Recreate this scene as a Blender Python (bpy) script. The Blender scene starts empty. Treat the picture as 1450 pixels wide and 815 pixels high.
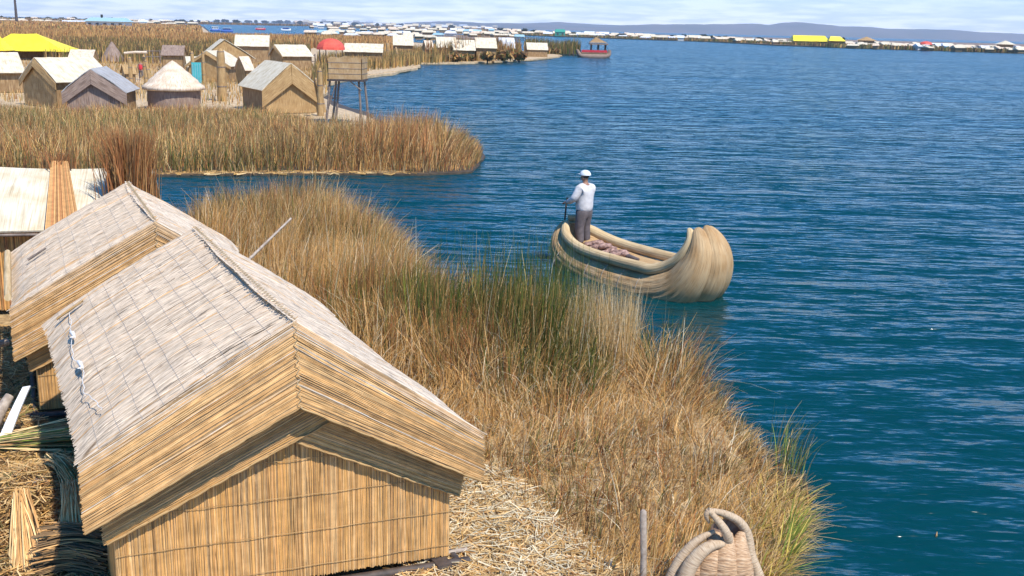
import bpy, bmesh, math, random
import numpy as np
from mathutils import Vector, noise as mnoise
random.seed(7); RNG = np.random.default_rng(11)
R = math.radians
scn = bpy.context.scene
COL = bpy.data.collections.new('lake_scene'); scn.collection.children.link(COL)

# ------------------------------------------------------------------ camera
CAMH = 5.8; FPX = 1500.0; CX = 725.0; CY = 407.5
PITCH = math.atan((CY-40)/FPX); ROLL = R(1.4)
cam_d = bpy.data.cameras.new('camera'); cam = bpy.data.objects.new('camera', cam_d); COL.objects.link(cam)
cam_d.sensor_width = 36; cam_d.lens = 36*FPX/1450; cam_d.clip_start = .1; cam_d.clip_end = 60000
fwd = Vector((0, math.cos(PITCH), -math.sin(PITCH)))
r0 = Vector((1, 0, 0)); u0 = Vector((0, math.sin(PITCH), math.cos(PITCH)))
rt = r0*math.cos(ROLL)+u0*math.sin(ROLL); up = -r0*math.sin(ROLL)+u0*math.cos(ROLL)
from mathutils import Matrix
m3 = Matrix((rt, up, -fwd)).transposed()
cam.matrix_world = Matrix.Translation((0, 0, CAMH)) @ m3.to_4x4()
scn.camera = cam

# ------------------------------------------------------------------ sun, sky, exposure
SUN_EL, SUN_AZ = 55.0, 140.0      # azimuth clockwise from +Y (north of the scene)
sd = Vector((math.sin(R(SUN_AZ))*math.cos(R(SUN_EL)), math.cos(R(SUN_AZ))*math.cos(R(SUN_EL)), math.sin(R(SUN_EL))))
sl = bpy.data.lights.new('sun', 'SUN'); sl.energy = 3.9; sl.angle = R(.6); sl.color = (1, .955, .88)
so = bpy.data.objects.new('sun', sl); COL.objects.link(so); so.rotation_euler = sd.to_track_quat('Z', 'Y').to_euler()
so.location = (0, 0, 60)
w = bpy.data.worlds.new('World'); scn.world = w; w.use_nodes = True
nt = w.node_tree; nd = nt.nodes; lk = nt.links; nd.clear()
SKYV = dict(sky=.148, cloud=(7.6, 7.9, 8.6), cov0=.56, cov1=.76)
sky = nd.new('ShaderNodeTexSky'); sky.sky_type = 'NISHITA'; sky.sun_disc = False
sky.sun_elevation = R(SUN_EL); sky.sun_rotation = R(SUN_AZ); sky.altitude = 3800; sky.air_density = 1.1; sky.dust_density = .6; sky.ozone_density = 3
tc = nd.new('ShaderNodeTexCoord'); sep = nd.new('ShaderNodeSeparateXYZ'); lk.new(tc.outputs['Generated'], sep.inputs[0])
mx = nd.new('ShaderNodeMath'); mx.operation = 'MAXIMUM'; mx.inputs[1].default_value = 0.0; lk.new(sep.outputs['Z'], mx.inputs[0])
ad = nd.new('ShaderNodeMath'); ad.operation = 'ADD'; ad.inputs[1].default_value = .09; lk.new(mx.outputs[0], ad.inputs[0])
dv = nd.new('ShaderNodeVectorMath'); dv.operation = 'DIVIDE'; cb = nd.new('ShaderNodeCombineXYZ')
for k in range(3): lk.new(ad.outputs[0], cb.inputs[k])
lk.new(tc.outputs['Generated'], dv.inputs[0]); lk.new(cb.outputs[0], dv.inputs[1])
cn = nd.new('ShaderNodeTexNoise'); cn.inputs['Scale'].default_value = 1.15; cn.inputs['Detail'].default_value = 8; cn.inputs['Roughness'].default_value = .62
lk.new(dv.outputs[0], cn.inputs['Vector'])
cr = nd.new('ShaderNodeValToRGB'); cr.color_ramp.elements[0].position = SKYV['cov0']; cr.color_ramp.elements[1].position = SKYV['cov1']
lk.new(cn.outputs['Fac'], cr.inputs[0])
# clouds thin out overhead, thicken to a bright veil by the horizon
vr = nd.new('ShaderNodeMapRange'); vr.inputs['From Min'].default_value = 0; vr.inputs['From Max'].default_value = .11
vr.inputs['To Min'].default_value = .90; vr.inputs['To Max'].default_value = .0; lk.new(mx.outputs[0], vr.inputs['Value'])
cl = nd.new('ShaderNodeMapRange'); cl.inputs['From Max'].default_value = .5; cl.inputs['To Min'].default_value = 1; cl.inputs['To Max'].default_value = .0; lk.new(mx.outputs[0], cl.inputs['Value'])
mc = nd.new('ShaderNodeMath'); mc.operation = 'MULTIPLY'; lk.new(cr.outputs[0], mc.inputs[0]); lk.new(cl.outputs[0], mc.inputs[1])
mm = nd.new('ShaderNodeMath'); mm.operation = 'MAXIMUM'; lk.new(vr.outputs[0], mm.inputs[0]); lk.new(mc.outputs[0], mm.inputs[1])
# cloud tint: bright crowns, lilac-grey bases
c2 = nd.new('ShaderNodeTexNoise'); c2.inputs['Scale'].default_value = 2.6; c2.inputs['Detail'].default_value = 6; lk.new(dv.outputs[0], c2.inputs['Vector'])
cr2 = nd.new('ShaderNodeValToRGB'); cr2.color_ramp.elements[0].position = .38; cr2.color_ramp.elements[1].position = .6
cr2.color_ramp.elements[0].color = (4.9, 5.4, 6.6, 1); cr2.color_ramp.elements[1].color = (8.2, 8.2, 8.3, 1)
lk.new(c2.outputs['Fac'], cr2.inputs[0])
hsv = nd.new('ShaderNodeHueSaturation'); hsv.inputs['Saturation'].default_value = 1.42; hsv.inputs['Value'].default_value = 1.15; lk.new(sky.outputs[0], hsv.inputs['Color'])
mxc = nd.new('ShaderNodeMixRGB'); lk.new(mm.outputs[0], mxc.inputs[0]); lk.new(hsv.outputs[0], mxc.inputs[1]); lk.new(cr2.outputs[0], mxc.inputs[2])
bg = nd.new('ShaderNodeBackground'); bg.inputs[1].default_value = SKYV['sky']; lk.new(mxc.outputs[0], bg.inputs[0])
wo = nd.new('ShaderNodeOutputWorld'); lk.new(bg.outputs[0], wo.inputs[0])
scn.view_settings.view_transform = 'Standard'; scn.view_settings.look = 'None'
scn.view_settings.exposure = 0.80; scn.view_settings.gamma = 1; scn.view_settings.use_curve_mapping = False
scn.render.engine = 'CYCLES'; scn.cycles.max_bounces = 6; scn.cycles.volume_bounces = 0

# ------------------------------------------------------------------ reading the photograph's layout as places on the ground
def _ray(x, y): return fwd + rt*((x-CX)/FPX) - up*((y-CY)/FPX)
def at(x, y, z=0.0):
    d = _ray(x, y); return Vector((0, 0, CAMH)) + d*((z-CAMH)/d.z)
def atY(x, y, Y):
    d = _ray(x, y); return Vector((0, 0, CAMH)) + d*(Y/d.y)

# ------------------------------------------------------------------ material helpers
def newmat(name):
    m = bpy.data.materials.new(name); m.use_nodes = True; n = m.node_tree.nodes; l = m.node_tree.links
    return m, n, l, n['Principled BSDF']
def ramp(n, pts):
    r = n.new('ShaderNodeValToRGB'); e = r.color_ramp.elements
    while len(e) < len(pts): e.new(.5)
    for k, (p, c) in enumerate(pts): e[k].position = p; e[k].color = (*c, 1)
    return r
def reed_weave(name, dark, mid, light, across=70, along=1.6, rough=.8, bump=.5, stain=(.8, .75, .7)):
    """reeds lying side by side: u = metres across the reeds, v = metres along them"""
    m, n, l, b = newmat(name); b.inputs['Roughness'].default_value = rough; b.inputs['Specular IOR Level'].default_value = .25
    tc = n.new('ShaderNodeTexCoord'); mp = n.new('ShaderNodeMapping'); mp.inputs['Scale'].default_value = (across, along, 1); l.new(tc.outputs['UV'], mp.inputs[0])
    t = n.new('ShaderNodeTexNoise'); t.inputs['Scale'].default_value = 1; t.inputs['Detail'].default_value = 3; l.new(mp.outputs[0], t.inputs['Vector'])
    r = ramp(n, [(.28, dark), (.5, mid), (.7, light)]); l.new(t.outputs['Fac'], r.inputs[0])
    t2 = n.new('ShaderNodeTexNoise'); t2.inputs['Scale'].default_value = 2.2; t2.inputs['Detail'].default_value = 5; l.new(tc.outputs['UV'], t2.inputs['Vector'])
    r2 = ramp(n, [(.3, stain), (.62, (1, 1, 1))]); l.new(t2.outputs['Fac'], r2.inputs[0])
    mu = n.new('ShaderNodeMixRGB'); mu.blend_type = 'MULTIPLY'; mu.inputs[0].default_value = 1; l.new(r.outputs[0], mu.inputs[1]); l.new(r2.outputs[0], mu.inputs[2])
    l.new(mu.outputs[0], b.inputs['Base Color'])
    bp = n.new('ShaderNodeBump'); bp.inputs['Strength'].default_value = bump; bp.inputs['Distance'].default_value = .02; l.new(t.outputs['Fac'], bp.inputs['Height']); l.new(bp.outputs[0], b.inputs['Normal'])
    return m
def strand_mat(name, rough=.75, trans=.0, vary=.35, spec=.25):
    """real strands: colour of each reed from its attribute, streaked a little along its length"""
    m, n, l, b = newmat(name); b.inputs['Roughness'].default_value = rough; b.inputs['Specular IOR Level'].default_value = spec
    a = n.new('ShaderNodeAttribute'); a.attribute_name = 'Col'
    tc = n.new('ShaderNodeTexCoord'); t = n.new('ShaderNodeTexNoise'); t.inputs['Scale'].default_value = 9; t.inputs['Detail'].default_value = 4; l.new(tc.outputs['Object'], t.inputs['Vector'])
    r = ramp(n, [(.3, (1-vary,)*3), (.7, (1+vary*.35,)*3)]); l.new(t.outputs['Fac'], r.inputs[0])
    mu = n.new('ShaderNodeMixRGB'); mu.blend_type = 'MULTIPLY'; mu.inputs[0].default_value = .6; l.new(a.outputs['Color'], mu.inputs[1]); l.new(r.outputs[0], mu.inputs[2])
    l.new(mu.outputs[0], b.inputs['Base Color'])
    if trans:
        tr = n.new('ShaderNodeBsdfTranslucent'); l.new(mu.outputs[0], tr.inputs[0]); mxs = n.new('ShaderNodeMixShader'); mxs.inputs[0].default_value = trans
        l.new(b.outputs[0], mxs.inputs[1]); l.new(tr.outputs[0], mxs.inputs[2]); l.new(mxs.outputs[0], n['Material Output'].inputs[0])
    return m
def plain(name, c1, c2=None, scale=6, rough=.7, bump=.15, metal=0, detail=5):
    m, n, l, b = newmat(name); b.inputs['Roughness'].default_value = rough; b.inputs['Metallic'].default_value = metal
    c2 = c2 or tuple(v*.7 for v in c1)
    tc = n.new('ShaderNodeTexCoord'); t = n.new('ShaderNodeTexNoise'); t.inputs['Scale'].default_value = scale; t.inputs['Detail'].default_value = detail; l.new(tc.outputs['Object'], t.inputs['Vector'])
    r = ramp(n, [(.35, c2), (.65, c1)]); l.new(t.outputs['Fac'], r.inputs[0]); l.new(r.outputs[0], b.inputs['Base Color'])
    bp = n.new('ShaderNodeBump'); bp.inputs['Strength'].default_value = bump; bp.inputs['Distance'].default_value = .02; l.new(t.outputs['Fac'], bp.inputs['Height']); l.new(bp.outputs[0], b.inputs['Normal'])
    return m

MT = {}
MT['strand'] = strand_mat('dry_reed_strands', trans=0)
MT['blade'] = strand_mat('reed_blades', trans=.3, vary=.25)
MT['mat_under'] = plain('mat_backing', (.36, .22, .10), (.22, .13, .055), 14)
MT['cord'] = plain('weathered_cord', (.42, .38, .33), (.25, .21, .17), 30)
MT['whitecord'] = plain('white_cord', (.75, .73, .68), (.6, .56, .5), 30)
MT['tan'] = reed_weave('tan_reed_mat', (.16, .085, .03), (.40, .25, .105), (.56, .39, .19))
MT['cream'] = reed_weave('bleached_cream_mat', (.42, .35, .24), (.62, .54, .40), (.74, .67, .53), across=30, along=1, bump=.35, stain=(.80, .74, .64))
MT['grey'] = reed_weave('grey_weathered_mat', (.22, .21, .20), (.36, .35, .34), (.48, .47, .46), across=30)
MT['greybrown'] = reed_weave('grey_brown_mat', (.13, .09, .07), (.27, .19, .145), (.36, .27, .2), across=30)
MT['thatch'] = reed_weave('pale_thatch', (.42, .29, .18), (.66, .52, .38), (.78, .66, .5), across=26, along=2.5, bump=.8)
MT['wallreed'] = reed_weave('wall_reeds', (.15, .08, .035), (.30, .19, .09), (.42, .29, .15), across=24)
MT['boat'] = reed_weave('boat_reed_bundle', (.34, .21, .10), (.47, .315, .16), (.55, .39, .215), across=60, along=3, bump=.8, stain=(.80, .68, .54))
MT['boatroll'] = reed_weave('boat_roll', (.36, .25, .12), (.56, .41, .22), (.64, .5, .30), across=50, along=1.4, bump=.45)
MT['prow'] = reed_weave('prow_bundle', (.27, .15, .08), (.50, .32, .18), (.58, .41, .26), across=7, along=70, bump=.9)
MT['prowroll'] = reed_weave('prow_roll', (.30, .20, .12), (.50, .37, .24), (.58, .46, .32), across=8, along=75, bump=.5)
MT['yellow'] = plain('yellow_tarpaulin', (.80, .66, .03), (.70, .54, .02), 1.5, .5, .1)
MT['red'] = plain('red_canopy', (.72, .10, .05), (.55, .06, .035), 2, .6)
MT['redflower'] = plain('red_paint', (.6, .03, .04), (.4, .02, .03), 5)
MT['white'] = plain('white_paint', (.66, .66, .66), (.55, .56, .57), 3)
MT['palewall'] = plain('pale_wall', (.62, .58, .52), (.5, .46, .42), 2)
MT['bluepaint'] = plain('blue_paint', (.05, .13, .42), (.04, .1, .3), 2)
MT['turq'] = plain('turquoise_roof', (.30, .46, .50), (.26, .4, .43), 2)
MT['cyan'] = plain('cyan_door_paint', (.06, .42, .42), (.05, .32, .33), 3)
MT['greenroof'] = plain('green_roof', (.03, .28, .19), (.02, .2, .14), 2)
MT['wood'] = plain('grey_wood', (.24, .18, .14), (.12, .09, .07), 9)
MT['darkwood'] = plain('dark_wood', (.085, .06, .045), (.035, .025, .02), 9)
MT['palewood'] = plain('bleached_wood', (.42, .34, .26), (.25, .19, .14), 14, bump=.6)
MT['dark'] = plain('black_tank_and_mouth_shade', (.02, .015, .012), (.01, .01, .01), 4)  # black of the water tank, also the painted shade in the pot's mouth
MT['clay'] = plain('grey_clay', (.26, .2, .16), (.16, .12, .1), 12)
MT['straw_ground'] = plain('straw_ground', (.46, .32, .15), (.20, .125, .055), 9, bump=.6, detail=9)
MT['landing'] = plain('pale_straw_landing', (.60, .44, .25), (.36, .24, .12), 3, bump=.6, detail=9)
MT['mud'] = plain('wet_reed_bed', (.09, .06, .03), (.035, .025, .015), 5)
MT['field'] = plain('dry_reed_field', (.28, .165, .085), (.15, .095, .045), .05, bump=.1, detail=10)
MT['bush'] = plain('bush_leaf', (.055, .07, .025), (.03, .04, .015), 3)
MT['skin'] = plain('skin', (.30, .15, .09), (.26, .13, .075), 9, .55)
MT['shirt'] = plain('white_shirt_cloth', (.60, .56, .53), (.44, .41, .39), 7, .9, 1.0)
MT['trousers'] = plain('dark_grey_cloth', (.12, .095, .09), (.075, .06, .058), 12, .85)
MT['hair'] = plain('black_hair', (.015, .012, .01))
MT['pinkcargo'] = plain('pink_brown_cloth', (.42, .26, .2), (.15, .08, .06), 12, bump=.8)
MT['pane'] = plain('window_glass', (.04, .05, .06), (.03, .04, .05), 3, .2)

# ------------------------------------------------------------------ mesh helpers
ROOT = {}
def tag(o, label=None, cat=None, group=None, kind=None):
    if label: o['label'] = label
    if cat: o['category'] = cat
    if group: o['group'] = group
    if kind: o['kind'] = kind
    return o
def thing(name, label, cat, loc, group=None):
    o = bpy.data.objects.new(name, None); o.empty_display_size = .3; COL.objects.link(o); o.location = loc; ROOT[o.name] = Vector(loc)
    return tag(o, label, cat, group)
class MB:
    def __init__(s): s.v = []; s.f = []; s.uv = []; s.smooth = []
    def quadgrid(s, pts, uvs, closed=False, smooth=True):
        """pts[i][j], uvs[i][j]"""
        ni, nj = len(pts), len(pts[0]); b = len(s.v)
        for row in pts: s.v += [tuple(p) for p in row]
        for i in range(ni-1):
            for j in range(nj-1 if not closed else nj):
                j2 = (j+1) % nj
                s.f.append((b+i*nj+j, b+(i+1)*nj+j, b+(i+1)*nj+j2, b+i*nj+j2)); s.smooth.append(smooth)
                if closed: s.uv.append((uvs[i][j], uvs[i+1][j], uvs[i+1][j+1], uvs[i][j+1]))
                else: s.uv.append((uvs[i][j], uvs[i+1][j], uvs[i+1][j2], uvs[i][j2]))
    def poly(s, pts, uv=None, smooth=False):
        b = len(s.v); s.v += [tuple(p) for p in pts]; s.f.append(tuple(range(b, b+len(pts)))); s.uv.append(uv or tuple((p[0], p[1]) for p in pts)); s.smooth.append(smooth)
    def box(s, c, size, rz=0, rx=0, ry=0):
        M = Matrix.Translation(c) @ Matrix.Rotation(rz, 4, 'Z') @ Matrix.Rotation(ry, 4, 'Y') @ Matrix.Rotation(rx, 4, 'X')
        hx, hy, hz = [v/2 for v in size]
        P = [M @ Vector((x, y, z)) for z in (-hz, hz) for y in (-hy, hy) for x in (-hx, hx)]
        for q in ((0, 2, 3, 1), (4, 5, 7, 6), (0, 1, 5, 4), (2, 6, 7, 3), (0, 4, 6, 2), (1, 3, 7, 5)):
            s.poly([P[k] for k in q], ((0, 0), (size[0], 0), (size[0], size[2]), (0, size[2])))
        return s
    def beam(s, a, b, r, r2=None, n=8, cap=True):
        return s.tube([a, b], [r, r2 if r2 is not None else r], n, cap)
    def tube(s, path, rad, n=10, cap=True, squash=1.0, vscale=1.0, rib=0):
        path = [Vector(p) for p in path]; k = len(path); rows = []; uvs = []; L = 0
        prev = None
        for i, p in enumerate(path):
            t = (path[min(i+1, k-1)]-path[max(i-1, 0)]).normalized()
            if prev is None: a = t.orthogonal().normalized() if abs(t.z) > .95 else t.cross(Vector((0, 0, 1))).normalized()
            else: a = (prev - t*prev.dot(t)).normalized()
            prev = a; c = t.cross(a)
            if i: L += (p-path[i-1]).length
            rr = rad[i] if hasattr(rad, '__len__') else rad
            rows.append([p + (a*math.cos(2*math.pi*j/n)+c*math.sin(2*math.pi*j/n)*squash)*rr*(1+(rib*(abs(math.sin(j*math.pi/n*math.ceil(n/4.4)))-.5+.3*mnoise.noise(Vector((j*.7, L*.8+i*.05, 1.3)))) if rib else 0)) for j in range(n)])
            rm = max(rad) if hasattr(rad, '__len__') else rad
            uvs.append([(2*math.pi*rm*j/n, L*vscale) for j in range(n+1)])
        s.quadgrid(rows, uvs, closed=True)
        if cap:
            s.poly(rows[0][::-1]); s.poly(rows[-1])
        return s
    def slab(s, P00, P10, P11, P01, th, nu=8, nv=8, bulge=0, jitter=0, fn=None, uvswap=False):
        """thick sheet: u runs P00->P10, v runs P00->P01; grows along its normal"""
        P = [Vector(p) for p in (P00, P10, P11, P01)]
        N = (P[1]-P[0]).cross(P[3]-P[0]).normalized()
        if N.z < 0 : N = -N
        lu = (P[1]-P[0]).length; lv = (P[3]-P[0]).length
        def pt(u, v, off):
            q = P[0]*(1-u)*(1-v)+P[1]*u*(1-v)+P[2]*u*v+P[3]*(1-u)*v
            b = bulge*4*v*(1-v)
            if jitter: b += jitter*mnoise.noise(q*1.3)
            q = q+N*(b+off)
            if fn: q = fn(u, v, q)
            return q
        for off in (0, th):
            g = [[pt(i/nu, j/nv, off) for j in range(nv+1)] for i in range(nu+1)]
            s.quadgrid(g, [[((i/nu)*lu, (j/nv)*lv) if not uvswap else ((j/nv)*lv, (i/nu)*lu) for j in range(nv+1)] for i in range(nu+1)])
        rim = [(i/nu, 0) for i in range(nu)]+[(1, j/nv) for j in range(nv)]+[(1-i/nu, 1) for i in range(nu)]+[(0, 1-j/nv) for j in range(nv)]
        a = [pt(u, v, 0) for u, v in rim]; b = [pt(u, v, th) for u, v in rim]
        for k in range(len(rim)):
            k2 = (k+1) % len(rim); s.poly([a[k], a[k2], b[k2], b[k]], ((k*.1, 0), (k*.1+.1, 0), (k*.1+.1, th), (k*.1, th)))
        return s
    def blob(s, c, r, sub=2, amp=.25, freq=1.5):
        bm = bmesh.new(); bmesh.ops.create_icosphere(bm, subdivisions=sub, radius=1)
        b = len(s.v); off = Vector((random.random()*50, random.random()*50, 0))
        for v in bm.verts:
            k = 1+amp*mnoise.noise(v.co*freq+off); s.v.append(tuple(Vector(c)+Vector((v.co.x*r[0], v.co.y*r[1], v.co.z*r[2]))*k))
        for f in bm.faces:
            s.f.append(tuple(b+v.index for v in f.verts)); s.uv.append(tuple((v.co.x*r[0], v.co.z*r[2]) for v in f.verts)); s.smooth.append(True)
        bm.free(); return s
    def build(s, name, mat, parent=None, origin=None):
        o_ = Vector((0, 0, 0))
        if parent is not None: o_ = ROOT[parent.name]
        elif origin is not None: o_ = Vector(origin)
        me = bpy.data.meshes.new(name); me.from_pydata([(x-o_.x, y-o_.y, z-o_.z) for x, y, z in s.v], [], s.f)
        uvl = me.uv_layers.new(name='UVMap'); flat = [c for f in s.uv for p in f for c in p]
        uvl.data.foreach_set('uv', flat); me.polygons.foreach_set('use_smooth', s.smooth)
        me.materials.append(mat); me.validate(); me.update()
        bm = bmesh.new(); bm.from_mesh(me); bmesh.ops.recalc_face_normals(bm, faces=bm.faces); bm.to_mesh(me); bm.free()
        ob = bpy.data.objects.new(name, me); COL.objects.link(ob)
        if parent is not None: ob.parent = parent; ROOT[ob.name] = o_
        else: ob.location = o_; ROOT[ob.name] = o_
        return ob

def strips(name, V, quads_per, npts, cols, mat, parent=None, smooth=False, origin=None):
    """V: (N, rows, width, 3) vertex grids -> one mesh; cols (N,3)"""
    N, Rr, W, _ = V.shape
    o_ = ROOT[parent.name] if parent is not None else Vector((0, 0, 0))
    if origin is not None: o_ = Vector(origin)
    vv = (V - np.array(o_)).reshape(-1, 3).astype(np.float32)
    base = (np.arange(N)*Rr*W)[:, None, None]
    i = np.arange(Rr-1)[:, None]; j = np.arange(W-1)[None, :]
    q0 = (i*W+j)[None]; f = np.stack([base+q0, base+q0+1, base+q0+W+1, base+q0+W], -1).reshape(-1, 4)
    me = bpy.data.meshes.new(name); me.vertices.add(len(vv)); me.vertices.foreach_set('co', vv.ravel())
    me.loops.add(f.size); me.loops.foreach_set('vertex_index', f.ravel().astype(np.int32))
    me.polygons.add(len(f)); me.polygons.foreach_set('loop_start', (np.arange(len(f))*4).astype(np.int32)); 
    me.polygons.foreach_set('use_smooth', np.full(len(f), smooth))
    me.update(calc_edges=True)
    ca = me.color_attributes.new('Col', 'FLOAT_COLOR', 'POINT')
    if cols.ndim == 2: cc = np.repeat(cols[:, None, :], Rr*W, axis=1).reshape(-1, 3)
    else: cc = np.repeat(cols[:, :, None, :], W, axis=2).reshape(-1, 3)      # (N, rows, 3)
    cc = np.concatenate([cc, np.ones((len(cc), 1))], 1).astype(np.float32); ca.data.foreach_set('color', cc.ravel())
    me.materials.append(mat)
    ob = bpy.data.objects.new(name, me); COL.objects.link(ob)
    if parent is not None: ob.parent = parent
    else: ob.location = o_
    ROOT[ob.name] = o_
    return ob

def nz(x, y, s=1.0, seed=0):
    """cheap smooth noise in [-1,1] for arrays"""
    x = x*s+seed*13.1; y = y*s+seed*7.7
    return (np.sin(x*1.0+1.7*np.sin(y*.9+seed))+np.sin(y*1.13+1.3*np.sin(x*1.21+2+seed))+.6*np.sin((x+y)*2.3+seed)+.5*np.sin((x-y*1.3)*3.1))/3.1
def inpoly(X, Y, poly):
    ins = np.zeros(X.shape, bool); n = len(poly)
    for i in range(n):
        x1, y1 = poly[i][:2]; x2, y2 = poly[(i+1) % n][:2]
        c = ((y1 > Y) != (y2 > Y)) & (X < (x2-x1)*(Y-y1)/((y2-y1) or 1e-9)+x1); ins ^= c
    return ins
def polydist(X, Y, poly):
    """distance to the outline and the outward direction there"""
    D = np.full(X.shape, 1e9); NX = np.zeros(X.shape); NY = np.zeros(X.shape); n = len(poly)
    for i in range(n):
        x1, y1 = poly[i][:2]; x2, y2 = poly[(i+1) % n][:2]; dx, dy = x2-x1, y2-y1; t = np.clip(((X-x1)*dx+(Y-y1)*dy)/(dx*dx+dy*dy+1e-9), 0, 1)
        qx, qy = x1+t*dx-X, y1+t*dy-Y; d = np.hypot(qx, qy); m = d < D; D = np.where(m, d, D); NX = np.where(m, qx/(d+1e-6), NX); NY = np.where(m, qy/(d+1e-6), NY)
    return D, np.arctan2(NY, NX)
def scatter(poly, n, exclude=()):
    P = np.array([(p[0], p[1]) for p in poly]); lo = P.min(0); hi = P.max(0); out = np.zeros((0, 2))
    while len(out) < n:
        q = RNG.uniform(lo, hi, (n*2, 2)); k = inpoly(q[:, 0], q[:, 1], poly)
        for e in exclude: k &= ~inpoly(q[:, 0], q[:, 1], e)
        out = np.concatenate([out, q[k]])
    return out[:n]
PAL = dict(green2=(.11, .15, .04), gold=(.56, .33, .11), straw=(.70, .48, .22), rust=(.40, .165, .06), brown=(.20, .12, .055), green=(.075, .12, .022), olive=(.19, .17, .055), pale=(.72, .62, .42), dk=(.09, .06, .03), lime=(.25, .30, .05))
def mixcols(n, spec, var=.22):
    ks = list(spec); p = np.array([spec[k] for k in ks], float); p /= p.sum()
    c = np.array([PAL[k] for k in ks])[RNG.choice(len(ks), n, p=p)]
    return c*np.clip(1+RNG.normal(0, var, (n, 1)), .5, 1.6)
def blades(name, xy, z0, h, w, lean, cols, rows=4, mat=None, droop=0., tipcol=None, leandir=None, origin=None):
    N = len(xy); t = np.linspace(0, 1, rows)
    ang = RNG.uniform(0, 2*np.pi, N) if leandir is None else leandir
    ld = np.stack([np.cos(ang), np.sin(ang)], 1)
    sa = RNG.uniform(0, 2*np.pi, N); side = np.stack([np.cos(sa), np.sin(sa)], 1)
    z0 = np.broadcast_to(z0, (N,)); h = np.broadcast_to(h, (N,)); lean = np.broadcast_to(lean, (N,)); w = np.broadcast_to(w, (N,)); droop = np.broadcast_to(droop, (N,))
    cx = xy[:, None, :] + ld[:, None, :]*(lean*h)[:, None, None]*(t**1.7)[None, :, None]
    z = z0[:, None] + h[:, None]*(t[None]*np.sqrt(np.clip(1-(lean[:, None]*.7)**2, .1, 1)) - droop[:, None]*t[None]**3)
    hw = w[:, None]*.5*(1-.82*t[None]**1.5)
    V = np.zeros((N, rows, 2, 3))
    for s_, sg in ((0, -1), (1, 1)):
        V[:, :, s_, :2] = cx + sg*side[:, None, :]*hw[:, :, None]; V[:, :, s_, 2] = z
    if tipcol is not None:
        cc = cols[:, None, :]*(1-t[None, :, None]**2) + tipcol[:, None, :]*t[None, :, None]**2; cols = cc
    return strips(name, V, 0, 0, cols, mat or MT['blade'], origin=origin)

def mat_reeds(name, S, lu, n, cols, parent, rows=14, wid=.014, rise=.008, end=.02, wander=.006, stitches=(), ragged=.03, dash=0.):
    """individual reeds laid side by side on the sheet S(u,v)->(P,N); reeds run along v, spread along u"""
    u = (np.arange(n)+.5)/n + RNG.normal(0, .25/n, n); t = np.linspace(0, 1, rows)
    v0 = -RNG.uniform(0, ragged, n)*.6; v1 = 1+RNG.uniform(0, ragged, n)*.6
    v = v0[:, None]+(v1-v0)[:, None]*t[None]
    uu = u[:, None] + (np.cumsum(RNG.normal(0, wander/3, (n, rows)), 1))/lu
    uu = np.clip(uu, 0.0, 1.0)
    hw = (wid*RNG.uniform(.7, 1.25, n)/lu/2)[:, None]
    hh = rise*RNG.uniform(.4, 1.5, n)[:, None]*np.ones((1, rows)) + RNG.normal(0, rise*.18, (n, rows))
    for sv in stitches: hh = hh*(1-.6*np.exp(-((v-sv)/.012)**2))
    V = np.zeros((n, rows, 3, 3))
    P0, N0 = S(np.clip(uu-hw, 0, 1), v); V[:, :, 0] = P0
    P1, N1 = S(uu, v); V[:, :, 1] = P1+N1*hh[..., None]
    P2, _ = S(np.clip(uu+hw, 0, 1), v); V[:, :, 2] = P2
    # streaks of colour change along a reed
    cc = cols[:, None, :]*(1+RNG.normal(0, .07, (n, rows, 1)))
    if dash:
        band = .5+.5*nz(np.arange(n)[:, None]*.9+0*v, v*9, 1, 3)     # dark cracks come in short runs, more in some bands
        st_ = RNG.random((n, rows)) < .10*dash*2*np.clip(band, 0, 1); st_ = st_ | np.roll(st_, 1, 1) | (np.roll(st_, 2, 1) & (RNG.random((n, rows)) < .6))
        cc = cc*np.where(st_[..., None], RNG.uniform(.35, .75, (n, 1, 1)), 1)
    return strips(name, V, 0, 0, np.clip(cc, .01, .95), MT['strand'], parent=parent, smooth=True)
def bilin(P00, P10, P11, P01, sag=0., bulge=0., flip=False, lump=0., seed=0, edge=0., pin=0.):
    A, B, C, D = [np.array(p, float) for p in (P00, P10, P11, P01)]
    Nn = np.cross(B-A, D-A); Nn /= np.linalg.norm(Nn)
    if flip: Nn = -Nn
    def S(u, v):
        u = np.asarray(u)[..., None]; v = np.asarray(v)[..., None]
        q = A*(1-u)*(1-v)+B*u*(1-v)+C*u*v+D*(1-u)*v
        b = bulge*4*v*(1-v) - sag*4*u*(1-u) + lump*nz(u[..., 0]*6, v[..., 0]*5, 1, seed)[..., None] - edge*np.clip((.16-v)/.16, 0, 1)**2
        if pin: b = b*np.clip(np.minimum(u, 1.02-u)/pin, 0, 1)**.7
        return q+Nn*b, np.broadcast_to(Nn, q.shape)
    return S
def cordline(mb, S, v, u0=0, u1=1, r=.005, n=40, off=.008, seed=0, amp=.004):
    u = np.linspace(u0, u1, n); P, N = S(u, v+amp*np.sin(u*40+seed)); mb.tube([tuple(p+nn*off) for p, nn in zip(P, N)], r, 5)

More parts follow.
